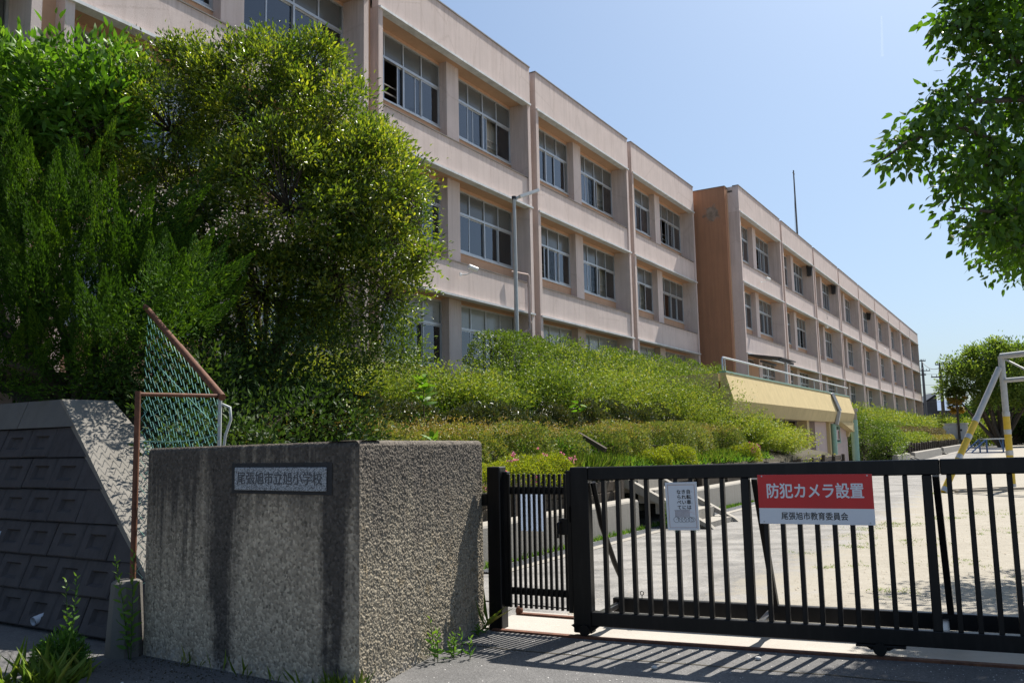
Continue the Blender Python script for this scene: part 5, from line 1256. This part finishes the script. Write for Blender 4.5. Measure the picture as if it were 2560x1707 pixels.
# shaded shrubs under the big tree
plant('round_shrub', 'rounded clipped green shrub under the right side of the big tree', 'shrub', [blob_leaves([(-1.75, 12.0, 3.0, .45), (-1.5, 12.1, 2.9, .35), (-2.2, 12.0, 2.9, .4)], 260, 30, .08, .05, .026, .15, .3)[0]], 'l_hedge')
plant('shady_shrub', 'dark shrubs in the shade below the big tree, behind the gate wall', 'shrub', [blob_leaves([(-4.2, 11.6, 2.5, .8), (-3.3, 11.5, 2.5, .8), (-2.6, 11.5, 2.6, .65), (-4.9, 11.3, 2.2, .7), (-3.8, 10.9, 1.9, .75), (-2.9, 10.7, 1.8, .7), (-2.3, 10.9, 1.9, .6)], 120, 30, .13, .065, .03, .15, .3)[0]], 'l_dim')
plant('spray_shrub', 'yellow-green soft shrub at the right foot of the big tree', 'shrub', [sprays(10.0, 12.6, -10.9, -10.0, bz, 1500, 1.0, (.1, .25), .045, 16, .4, .55)], 'l_lime', GH)
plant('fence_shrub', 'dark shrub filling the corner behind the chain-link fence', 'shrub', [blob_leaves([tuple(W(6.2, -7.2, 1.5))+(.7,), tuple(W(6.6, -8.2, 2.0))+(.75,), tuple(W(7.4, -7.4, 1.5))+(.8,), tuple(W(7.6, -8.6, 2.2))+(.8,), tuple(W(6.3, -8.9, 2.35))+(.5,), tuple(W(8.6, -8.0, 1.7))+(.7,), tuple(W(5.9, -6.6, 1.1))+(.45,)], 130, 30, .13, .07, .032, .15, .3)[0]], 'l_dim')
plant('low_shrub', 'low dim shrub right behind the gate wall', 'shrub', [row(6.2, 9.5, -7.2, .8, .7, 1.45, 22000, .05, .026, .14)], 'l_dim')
# pink azaleas: foliage and each cluster of blossoms a part
def azalea(name, label, group, base, rowargs, pts, n):
    t = thing(name, label, 'azalea', base, 0, group)
    foliage('foliage', [row(*rowargs)], 'l_azal', t)
    for (s, q, z) in pts:
        c = np.array(W(s, q, z))+rng.normal(size=(n, 3))*np.array([.06, .06, .045])
        idx = np.repeat(np.arange(n), 5); D = rdir(len(idx))+np.array([.1, -.4, .5])
        foliage('blossom', [leaves(c[idx], D, .038, .03, rng.random(len(idx)), 4, .1)], 'petal', t)
azalea('flowering_azalea', 'yellow-green azalea with pink flowers behind the pedestrian gate', 'azaleas on the low wall', W(11.2, -6.95, .9), (9.2, 13.3, -6.95, .42, .82, 1.32, 24000, .036, .02, .13, .4, .3, .5),
       [(9.65, -6.6, 1.28), (9.6, -6.55, 1.18), (10.5, -6.6, 1.2), (10.35, -6.6, 1.0), (10.4, -6.58, .93), (11.2, -6.75, 1.36), (12.3, -6.8, 1.34), (12.9, -6.8, 1.36), (11.6, -6.55, .98), (12.6, -6.55, .98), (10.2, -6.8, 1.33), (13.1, -6.7, 1.3), (9.7, -6.5, .8)], 9)
for s_, w_, lab, fl_ in ((17.9, .5, 'small yellowish azalea behind the poster', []), (19.4, .6, 'small yellowish azalea between poster and red notice', []), (24.9, .5, 'small azalea with a few pink blossoms left of the annex', [(24.8, -6.85, 1.4), (25.2, -6.85, 1.36), (24.6, -6.8, 1.25)])):
    azalea('small_azalea', lab, 'azaleas on the low wall', W(s_, -7.15, .95), (s_-w_, s_+w_, -7.15, .42, .95, 1.42, 5000, .038, .02, .14, .4, .3, .5), fl_, 10)
# grasses and weeds on the bank and along the walls
def tufts(pts, n, L, Wd, spread, mat, up=1.0):
    pts = np.array(pts); idx = np.repeat(np.arange(len(pts)), n); m = len(idx)
    g = rng.normal(size=(m, 3))*spread*np.array([1, 1, 0]); D = rng.normal(size=(m, 3))*np.array([.45, .45, .2])+np.array([0, 0, up])
    LL = L*(.4+.9*rng.random(m)); return leaves(pts[idx]+g, D, LL, Wd, .5+rng.normal(size=m)*.22, 4, .25)
pts = [W(13.2+random.random()*13.6, -7.0-.7*random.random(), 0) for _ in range(420)]; pts = [(x, y, float(bankz(*ST(x, y)))) for x, y, z in pts]
ptw = [W(6.5+random.random()*20.5, -6.9-3.4*random.random(), 0) for _ in range(1500)]; ptw = [(x, y, float(bankz(*ST(x, y)))) for x, y, z in ptw]
ptw += [W(14.8+random.random()*2.2, -6.9-2.6*random.random(), 0) for _ in range(260)]; ptw = [(x, y, float(bankz(*ST(x, y)))) for x, y, z in ptw]
tag(foliage('bank_weeds', [tufts(ptw, 14, .2, .03, .09, 'l_weed', .6)], 'l_weed'), 'low broad weeds covering the earth of the school bank', 'weeds', None, 'stuff')
pts2 = [W(s, -6.75-random.random()*.5, .95) for s in np.arange(12.4, 15.0, .02)]
tag(foliage('bank_grass', [tufts(pts, 26, .22, .011, .07, 'l_grass'), tufts(pts2, 22, .38, .009, .06, 'l_grass')], 'l_grass'), 'long bright grass growing on the bank above the low wall', 'grass', None, 'stuff')
pts = [W(s, -6.17+random.random()*.06, .0) for s in np.arange(9.2, 22, .05) if random.random() < .75]
tag(foliage('wall_foot_weeds', [tufts(pts, 9, .09, .012, .03, 'l_weed', .8)], 'l_weed'), 'small weeds along the foot of the low wall', 'weeds', None, 'stuff')
pts = []
for (s, t, r, n) in ((16.2, -2.6, .5, 26), (17.2, -2.2, .7, 30), (15.0, -2.5, .5, 18), (13.6, -2.4, .4, 14), (12.6, -2.9, .3, 10), (18.8, -1.7, .6, 20), (14.6, -1.6, .6, 14), (11.4, -2.2, .5, 10), (20.3, -.8, .9, 22), (16.5, -.6, .9, 12), (12.5, -.9, .8, 10), (9.8, -1.4, .5, 9), (11, .3, .6, 10), (9.2, 1.6, .4, 8), (26.5, -2.4, .35, 14)):
    for _ in range(n): a, q = random.gauss(0, r*.5), random.gauss(0, r*.35); x, y, _z = W(s+a, t+q); pts.append((x, y, float(hz(*GAB(x, y)))-.01))
tag(foliage('playground_grass', [tufts(pts, 16, .032, .006, .06, 'l_grass', .5)], 'l_grass'), 'sparse grass tufts on the sandy playground', 'grass', None, 'stuff')
# young plants with large leaves among the hedges: every leaf a part
def big_leaf(name, label, base, n, L, h, spread, mat='l_bright', wd=.36, group=None, cat='plant'):
    t = thing(name, label, cat, base, 0, group)
    MB().tube([(0, 0, -.05), (random.uniform(-.03, .03), random.uniform(-.03, .03), h*.5), (0, 0, h)], [.012, .009, .005], 5).build('stem', 'bark', t)
    ms = []
    for i in range(3):
        V, F, r_ = leaves(np.zeros((1, 3)), np.array([[1., 0, 0]]), 1.0, wd, np.array([.3+.25*i]), 6, .25); ms.append(np_mesh('leaf', V, F, mat, r_))
    for i in range(n):
        q = i*2.4+random.uniform(-.3, .3); el = random.uniform(.0, .9); z = h*(.35+.65*(i+1)/n)
        o = link('leaf', ms[i % 3], t, None, (0, 0, z)); o.rotation_euler = (random.uniform(-.3, .3), -el, q); s_ = L*random.uniform(.75, 1.15); o.scale = (s_, s_, s_)
    return t
def bl_(s, t, dz=0): x, y, _ = W(s, t); return (x, y, float(bankz(s, t))+dz)
big_leaf('seedling', 'young tree with upright light green leaves rising out of the left glossy hedge', bl_(11.4, -8.55, .35), 20, .24, .75, .2, 'l_bright', .4, 'large-leaved seedlings in the hedges')
big_leaf('seedling', 'yellowish seedling between left glossy hedge and azalea hedge', bl_(9.6, -8.5, .35), 9, .24, .42, .2, 'l_azal', .36, 'large-leaved seedlings in the hedges')
big_leaf('seedling', 'dark broad-leaved seedling in the azalea hedge above the gate wall corner', bl_(9.0, -7.9, .3), 10, .25, .35, .2, 'l_dim', .45, 'large-leaved seedlings in the hedges')
big_leaf('seedling', 'low broad-leaved seedling in front of the left azalea hedge', bl_(10.2, -7.5, .3), 9, .22, .3, .2, 'l_bright', .4, 'large-leaved seedlings in the hedges')
big_leaf('seedling', 'light green seedling beside the glossy hedge right of the stairs', bl_(17.2, -8.6, .45), 8, .22, .4, .2, 'l_bright', .36, 'large-leaved seedlings in the hedges')
big_leaf('seedling', 'small seedling with bluish leaves beside the pink azalea and the gate post', bl_(12.6, -6.9, .1), 9, .2, .3, .2, 'l_bright', .4, 'large-leaved seedlings in the hedges')

# ------------------------------------------------------------------ weeds and litter outside the gate
def weed(label, base, stems, h, L, n, mat='l_weed', wd=.34, lean=.12, cat='weed'):
    t = thing('weed', label, cat, base)
    for k in range(stems):
        a = random.uniform(0, 6.28); hx, hy = lean*h*math.cos(a)*random.random(), lean*h*math.sin(a)*random.random(); hh = h*random.uniform(.6, 1)
        o0 = (.03*k*math.cos(k*2.4), .03*k*math.sin(k*2.4), 0)
        MB().tube([(o0[0], o0[1], -.01), (o0[0]+hx*.4, o0[1]+hy*.4, hh*.5), (o0[0]+hx, o0[1]+hy, hh)], [.004, .003, .0015], 4).build('stem', 'l_weed', t)
        m = n; u = np.linspace(.08, 1, m); q = np.arange(m)*2.4+k
        P = np.stack([o0[0]+hx*u, o0[1]+hy*u, hh*u], 1); D = np.stack([np.cos(q), np.sin(q), .25+u*.9], 1)
        LL = L*(1.15-.6*u)*rng.uniform(.8, 1.2, m)
        V, F, R = leaves(P, D, LL, LL*wd, .35+.35*u+rng.normal(size=m)*.12, 6, .25)
        link('leaves', np_mesh('leaves', V, F, mat, R), t)
    return t
weed('tall leafy weed with pale flowers climbing the fence post beside the gate wall', (-2.99, 6.82, 0), 2, 1.15, .085, 34)
weed('weed with a yellowish top standing before the concrete stub', (-3.42, 6.75, 0), 2, .66, .075, 26)
weed('single upright weed at the foot of the rough gate wall side', (-.60, 6.58, 0), 2, .36, .07, 18)
weed('small bushy weed beside the upright weed on the rough wall side', (-.49, 6.72, 0), 6, .19, .06, 12)
weed('slim leafy weed growing at the stairs behind the gate bars', (*W(14.95, -5.75)[:2], 0), 2, .5, .06, 24)
weed('low weed in the foot of the rough wall near the post', (-.33, 7.45, 0), 4, .1, .05, 8)
def bush(label, base, r, h, n, L):
    n = int(n*2.0); d = rdir(n); d[:, 2] = np.abs(d[:, 2]); P = np.array(base)+d*np.array([r, r, h])*(.35+.65*rng.random((n, 1))); D = d+rdir(n)*.6
    LL = L*(.5+.9*rng.random(n)); tag(foliage('weed_clump', [leaves(P, D, LL, LL*.24, .3+rng.normal(size=n)*.2, 6, .3)], 'l_weed'), label, 'weed')
bush('bushy dark weed clump at the left end of the gate wall', (-3.33, 6.42, 0), .2, .3, 1500, .05)
tag(foliage('roadside_grass', [tufts([(-3.75-random.random()*.9, 6.05-random.random()*.35, 0) for _ in range(80)], 60, .12, .005, .05, 'l_grass', .7), tufts([(-3.3+random.gauss(0, .15), 6.0+random.gauss(0, .1), 0) for _ in range(12)], 14, .3, .008, .05, 'l_grass', .5)], 'l_grass'), 'grass growing at the lower left on the roadside', 'grass', None, 'stuff')
tag(foliage('wall_grass', [tufts([tuple(WL*(1-u)+WC*u-n1*.04)+(0,) for u in (.25, .3, .42, .55, .7, .78, .86)], 5, .16, .0035, .03, 'l_grass', .8), tufts([tuple(WC+np.array([-.10, -.05])+np.array([random.gauss(0, .05), random.gauss(0, .03)]))+(0,) for _ in range(9)], 16, .17, .0035, .025, 'l_grass', .8), tufts([(-.27, 7.64, 0), (-.30, 7.58, 0)], 3, .3, .004, .03, 'l_grass', .9)], 'l_grass'), 'thin grass blades along the foot of the gate wall', 'grass', None, 'stuff')
for i, (x, y) in enumerate([(-2.44, 6.02), (-2.36, 5.96), (-2.2, 6.0), (-2.12, 5.86), (-1.95, 5.8), (-1.86, 5.84), (-1.87, 5.76), (-1.72, 5.82), (-1.5, 5.75), (-1.34, 5.68), (-2.58, 6.1), (-2.3, 5.72), (-1.6, 5.64), (-2.75, 6.2)]):
    mb = MB(); r = random.uniform(.010, .022); mb.sphere((0, 0, r*.6), r, 7, 5, (1, random.uniform(.7, 1), .7)); mb.v = [(a+random.gauss(0, r*.12), b+random.gauss(0, r*.12), c) for a, b, c in mb.v]
    o = mb.build('pebble', 'pebble'); o.location = (x, y-.05, 0); tag(o, 'white pebble lying on the dark ground before the gate wall', 'pebble', 'white pebbles before the gate wall')
for x, y in ((1.72, 6.35), (.95, 6.2)):
    mb = MB(); mb.sphere((0, 0, .012), .025, 7, 5, (1, .8, .6)); o = mb.build('pebble', 'pebble'); o.location = (x, y, float(hz(*GAB(x, y)))); tag(o, 'white pebble lying on the asphalt in front of the sliding gate', 'pebble', 'white pebbles before the sliding gate')
mb = MB(); arc = [(.0, .0), (.06, -.01), (.13, .02), (.19, .07), (.17, .01), (.12, -.06), (.03, -.07)]
mb.loft([(x, y, .0+.25*x) for x, y in arc], [(x, y, .006+.25*x) for x, y in arc]); o = mb.build('plastic_shard', 'plastic'); o.location = (-2.62, 5.72, .012); o.rotation_euler = (0, 0, .5)
tag(o, 'broken piece of white plastic lying at the lower left', 'litter')

def gravel(name, label, n, area, rmin, rmax, mat):
    a = area(n); r = rmin+(rmax-rmin)*rng.random(n)**2.5
    base = np.array([(1, 0, 0), (-.5, .87, 0), (-.5, -.87, 0), (0, 0, 1.)]); F = np.array([[0, 1, 3], [1, 2, 3], [2, 0, 3]])
    q = rng.random(n)*6.28; c, sn = np.cos(q), np.sin(q); B = np.stack([base[None, :, 0]*c[:, None]-base[None, :, 1]*sn[:, None], base[None, :, 0]*sn[:, None]+base[None, :, 1]*c[:, None], np.broadcast_to(base[None, :, 2]*.8, (n, 4))], -1)
    V = (a[:, None]+B*r[:, None, None]*(.7+.6*rng.random((n, 4, 1)))).reshape(-1, 3); FF = (np.arange(n)[:, None, None]*4+F[None]).reshape(-1, 3)
    tag(link(name, np_mesh(name, V, FF, mat), None, 'stuff'), label, 'gravel')
def area_g(a0, a1, b0, b1, dz=0.0):
    def f(n):
        a = a0+(a1-a0)*rng.random(n); b = b0+(b1-b0)*rng.random(n)**1.5; return gframe(a, b, hz(a, b)+dz)
    return f
gravel('loose_gravel', 'small loose stones scattered over the playground sand', 9000, area_g(-.5, 11, .8, 14, -.004), .004, .017, 'soilwood')
gravel('road_grit', 'fine pale grit lying on the asphalt before the gate', 2500, area_g(-2.4, 6, -.1, -2.6, .002), .002, .007, 'pebble')
gravel('wall_litter', 'dark crumbs and litter along the foot of the gate wall', 900, lambda n: np.array([tuple(WL*(1-u)+WC*u-n1*(.03+.5*v**2))+(.002,) for u, v in zip(rng.random(n), rng.random(n))]), .003, .011, 'soil')

# ================================================================== PLAYGROUND AND FAR BACKGROUND
SW = thing('swing_frame', 'yellow and grey steel swing frame on the playground behind the gate', 'swing', (14.46, 25.16, 0))
V3 = lambda *p: Vector(p)
apex = V3(0, 0, 3.87); foot = V3(-2.49, -.96, 0)
def banded(p, q, split, r, nm):
    m = p.lerp(q, split); MB().tube([p, m], r, 10).build(nm, 'swyellow', SW); MB().tube([m, q], r*.92, 10).build(nm, 'swgrey', SW)
    for f in (.02, split*.48, split*.76, split): c = p.lerp(q, f); d = (q-p).normalized()*.07; MB().tube([c-d, c+d], r*1.06, 10).build('grey_band', 'galv', SW)
banded(V3(0, 0, 0), apex, .56, .095, 'post'); banded(foot, apex+V3(-.1, -.03, -.35), .57, .09, 'slanting_leg')
bd_ = V3(.36, -.93, 0)
MB().tube([apex, apex+bd_*4], .09, 8).build('top_beam', 'swgrey', SW); MB().tube([apex+V3(0, 0, -.72), apex+V3(0, 0, -.72)+bd_*4], .07, 8).build('cross_beam', 'swgrey', SW)
MB().tube([apex+V3(.05, -.1, -.1), apex+bd_*1.2+V3(0, 0, -.72)], .03, 6).build('strut', 'swgrey', SW)
for p, q in ((V3(0, 0, 0), foot), (V3(.2, -.5, 0), foot+V3(.1, -.5, 0))): MB().bar(p+V3(0, 0, .05), q+V3(0, 0, .05), .12, .07).build('foot_beam', 'soilwood', SW)
b0 = W(84.0, -2.6)
BE = thing('play_platform', 'low blue metal play platform with a small ladder on the playground', 'play equipment', b0, 0)
MB().box(-1.0, 1.1, -.6, .6, 1.12, 1.2).build('deck', 'polegrey', BE)
for x in (-.95, 1.05):
    for y in (-.55, .55): MB().box(x-.05, x+.05, y-.05, y+.05, 0, 1.119).build('leg', 'blue', BE)
for y in (-.55, .55):
    MB().bar((-2.3, y, .03), (-1.0, y, 1.12), .07, .09).build('ladder_rail', 'blue', BE); MB().bar((-1.0, y, .3), (1.1, y, .3), .06, .06).build('low_rail', 'blue', BE)
    MB().bar((1.05, y, .2), (.75, y, 1.1), .06, .06).build('brace', 'blue', BE); MB().bar((-2.3, y, .04), (1.1, y, .04), .06, .06).build('ground_rail', 'blue', BE)
for i in range(4): MB().box(-2.0+i*.27, -1.85+i*.27, -.52, .52, .24+i*.22, .28+i*.22).build('rung', 'blue', BE)
hx = W(117.2, -8.9)
HU = thing('hut', 'plain off-white hut at the far end of the bank', 'hut', hx, BROT)
MB().box(0, 3.5, -2.5, 0, -.1, 2.85).build('wall', 'offwhite', HU); MB().box(-.1, 3.6, -2.6, .1, 2.851, 2.98).build('roof', 'offwhite', HU)
MB().box(.9, 1.8, -2.54, -2.501, 0, 2.1).build('door', 'alu', HU); MB().box(-.02, -.001, -2.0, -1.75, 2.0, 2.25).build('vent', 'ink', HU)
# far bank planting
plant('lime_shrub_bank', 'long feathery lime shrub row on the far bank below the long school block', 'shrub', [sprays(52, 74, -11.6, -9.6, bz, 3600, 1.5, (.2, .3), .12, 10, .35), sprays(74, 112, -11.6, -9.4, bz, 4200, 1.5, (.2, .3), .18, 9, .35)], 'l_lime')
plant('brown_shrub_row', 'brownish grey shrub row halfway down the far bank', 'hedge', [row(54, 112, -8.9, .7, 1.5, 2.25, 15000, .14, .07, .2, 1)], 'l_brown')
plant('low_green_row', 'light green low plants above the far timber palisade', 'hedge', [row(59.5, 78, -7.6, .6, 1.0, 1.75, 9000, .12, .06, .2, 1), sprays(62, 78, -8, -7, bz, 900, .7, (0, .2), .1, 9)], 'l_lime')
plant('rusty_hedge', 'small rust-tinged hedge above the farthest timber palisade', 'hedge', [row(81, 103, -7.3, .5, 1.0, 1.5, 7000, .14, .07, .12, .6, .2, .8)], 'l_olive')
plant('round_bush', 'pair of dark round bushes right beside the annex vent pipe', 'shrub', [blob_leaves([tuple(W(52.3, -7.4, 1.5))+(1.0,), tuple(W(53.9, -7.2, 1.35))+(.9,), tuple(W(52.2, -8.8, 2.4))+(.9,), tuple(W(55.4, -7.3, 1.3))+(.85,), tuple(W(51.3, -6.9, .7))+(.75,), tuple(W(51.2, -7.9, 1.0))+(.95,), tuple(W(51.4, -9.0, 1.6))+(1.0,), tuple(W(52.6, -6.7, .9))+(.7,)], 120, 26, .16, .1, .05)[0]], 'l_hedge')
plant('round_bush', 'yellow-green round bush before the first far stairs', 'shrub', [sprays(54.3, 56.7, -8.0, -6.9, bz, 700, 1.0, (0, .3), .1, 10, .5)], 'l_lime')
plant('yellow_bush', 'large yellowish bushes behind the off-white hut', 'shrub', [blob_leaves([tuple(W(122+i*2.5, -9.5+i*1.7, 1.8))+(1.9-.1*i,) for i in range(4)], 60, 22, .35, .22, .12)[0]], 'l_lime')
# far trees
def far_tree(name, label, x, y, h, blobs, mat='l_far', L=.34, dens=26, group='trees beyond the playground', lpc=30, csz=.42, seed=1):
    t = thing(name, label, 'tree', (x, y, 0), 0, group); B_ = [(x+a, y+b, c, r) for a, b, c, r in blobs]
    lv, C = blob_leaves(B_, dens, lpc, csz, L, L*.5, .2, .2, .5, 4, -.6); foliage('crown', lv, mat, t)
    limb_mesh(t, 'trunk', (x, y, -.1), [b[:3] for b in B_], .32, seed, None, .06)
    return t
far_tree('spreading_tree', 'big spreading green tree behind the swing frame', 59.4, 105, 12,
         [(-5.6, 0, 7.0, 1.2), (-4.2, -1, 8.3, 1.8), (-1.5, 0, 10.0, 2.2), (1.5, -1, 10.4, 2.2), (4, 0, 9.4, 2.4), (-2.2, -2, 6.2, 1.7), (0, -2, 7.4, 2.5), (3.2, -2, 6.4, 2.4), (5.5, 1, 6.6, 2.4), (-4.8, .5, 10.0, 1.1), (-2.6, 0, 11.2, 1.0), (.3, 0, 12.0, 1.0), (6.5, 0, 10.4, 1.8)])
far_tree('spreading_tree', 'darker tree to the right of the big spreading tree', 68.0, 108, 12, [(0, 0, 8.5, 3.4), (-2.5, -1, 6.2, 2.6), (2.5, 0, 6.6, 3.0), (-3.0, 0, 10.2, 2.2), (2, 1, 10.5, 2.4)], 'l_far', seed=4)
far_tree('spreading_tree', 'dark low tree under and behind the big spreading tree', 70.0, 122, 8, [(-2, 0, 4.0, 2.6), (1, 0, 4.2, 3.0), (4, 0, 4.0, 3.2), (8, 0, 4.5, 3.4), (-2.5, 0, 1.8, 1.9), (4, 0, 1.9, 2.4), (9, 0, 1.9, 2.4)], 'l_dim', .4, seed=6)
o = foliage('far_wood', [blob_leaves([(90+i*4.6, 168+6*math.sin(i), 3.0+1.2*math.sin(i*2.3), 3.6) for i in range(16)], 22, 20, .7, .55, .3)[0]], 'l_dim', None, 'stuff'); tag(o, 'dark band of trees behind the far playground', 'wood')
for k, (x, y, h, lab) in enumerate(((53.9, 104, 6.3, 'left and taller of the two palms with yellow lower fronds'), (54.9, 106, 5.2, 'right and lower of the two palms with yellow lower fronds'))):
    t = thing('palm_tree', lab, 'palm', (x, y, 2.2), 0, 'palms beyond the bank')
    MB().tube([(0, 0, -2.2), (.03, 0, h*.5-1), (0, 0, h-2.2)], [.16, .12, .12], 7).build('trunk', 'bark', t)
    d = rdir(46); P, D, R = [], [], []
    for v in d:
        for j in range(14):
            a = (j-6.5)*.16; w_ = Vector(v); s_ = w_.cross(Vector((0, 0, 1))).normalized(); w2 = w_*math.cos(a)+s_*math.sin(a)
            P.append(np.array((0, 0, h-2.2))+v*.55); D.append(tuple(w2)); R.append(.3+(.6 if v[2] < -.15 else 0)+random.gauss(0, .1))
    lv = leaves(np.array(P), np.array(D), .75, .07, np.array(R), 4, .3); link('fronds', np_mesh('fronds', *lv[:2], 'l_palm', lv[2]), t)
# houses and poles
HO = thing('dark_house', 'dark house with a single-pitch roof beyond the school', 'house', (73.0, 150, 0), rad(-10))
mb = MB(); mb.loft([(-3.6, 0, 0), (1.2, 0, 0), (1.2, 0, 8.5), (-3.6, 0, 5.2)], [(-3.6, 7, 0), (1.2, 7, 0), (1.2, 7, 8.5), (-3.6, 7, 5.2)]); mb.build('wall', 'darkhouse', HO)
mb = MB(); mb.loft([(-3.9, -.3, 5.15), (1.4, -.3, 8.8), (1.4, -.3, 9.0), (-3.9, -.3, 5.35)], [(-3.9, 7.3, 5.15), (1.4, 7.3, 8.8), (1.4, 7.3, 9.0), (-3.9, 7.3, 5.35)]); mb.build('roof', 'ink', HO)
MB().box(-.4, .3, -.05, -.001, 4.6, 5.4).build('window', 'frost', HO); MB().box(1.201, 4.5, 0, 7, 0, 5.6).build('annex_wall', 'darkhouse', HO); MB().box(1.202, 4.8, -.6, 7.3, 5.601, 5.8).build('annex_roof', 'ink', HO)
HB = thing('blue_house', 'pale blue house partly hidden behind the dark house', 'house', (88, 175, 0), 0)
MB().box(-6, 5, 0, 8, 0, 6.2).build('wall', 'bluewall', HB); mb = MB(); mb.loft([(-6.5, -.5, 6.21), (5.5, -.5, 6.21), (5.5, 4, 8.6), (-6.5, 4, 8.6)], [(-6.5, -.5, 6.4), (5.5, -.5, 6.4), (5.5, 4, 8.8), (-6.5, 4, 8.8)]); mb.build('roof', 'bluewall', HB)
MB().box(-3, -1.5, -.05, -.001, 3.2, 4.6).build('window', 'frost', HB)
poles = []
for (x, y, h, lab) in ((67.4, 140, 14.0, 'dark power pole with cross-arms above the dark house'), (55.2, 110, 10.9, 'second pole standing before the spreading tree, left of the palms')):
    t = thing('power_pole', lab, 'power pole', (x, y, 0), 0, 'power poles beyond the school')
    MB().tube([(0, 0, 0), (0, 0, h-1.5), (0, 0, h)], [.24, .19, .08], 8).build('pole', 'darkpole', t)
    for z, w_ in ((h-1.9, 1.25), (h-.3, .6), (h-2.6, .5)):
        MB().bar((-w_, -.1, z), (w_, .05, z), .12, .14).build('cross_arm', 'darkpole', t)
        for q in (-.9, -.4, .5, .9): MB().tube([(w_*q, -.02, z+.07), (w_*q, -.02, z+.3)], .05, 6).build('insulator', 'darkpole', t)
def cable(p, q, sag, label, r=.02):
    p, q = Vector(p), Vector(q); pts = [p.lerp(q, i/14)-Vector((0, 0, sag*4*(i/14)*(1-i/14))) for i in range(15)]
    o = MB().tube(pts, r, 4, True, False).build('cable', 'darkpole'); tag(o, label, 'cable', 'overhead cables')
e = W(121.0, -12.3, 12.9); cable(e, (67.4, 140, 12.6), 1.2, 'thick cable hanging from the end of the far block to the power pole', .06)
cable((67.4, 140, 13.6), (55.2, 110, 10.2), .6, 'thick cable between the power pole and the second pole', .05)
for k, (z, lab) in enumerate(((12.2, 'thin overhead wire at the cross-arm of the power pole'), (9.0, 'thin overhead wire halfway up the power pole'), (7.6, 'lowest thin overhead wire left of the trees'), (10.4, 'thin overhead wire just below the cross-arm'))):
    cable((40, 150, z+.6), (110, 132, z-.2), .8, lab, .025)
# condensation trail high in the sky
m, nt, b = new_mat('thin_ice_cloud'); nt.nodes.remove(b); M['trail'] = m
_tl = nd(nt, 'ShaderNodeBsdfTranslucent', {'Color': (1, 1, 1, 1)}); _tp = nd(nt, 'ShaderNodeBsdfTransparent')
nt.links.new(nd(nt, 'ShaderNodeMixShader', {0: .022, 1: _tp.outputs[0], 2: _tl.outputs[0]}).outputs[0], nt.nodes['Material Output'].inputs[0])
o = MB().tube([(1393, 3000, 1543), (1389, 3000, 1467), (1385, 3000, 1391)], [3.5, 5, 6], 8).build('vapour_trail', 'trail'); tag(o, 'faint short white vapour trail high in the blue sky', 'vapour trail')
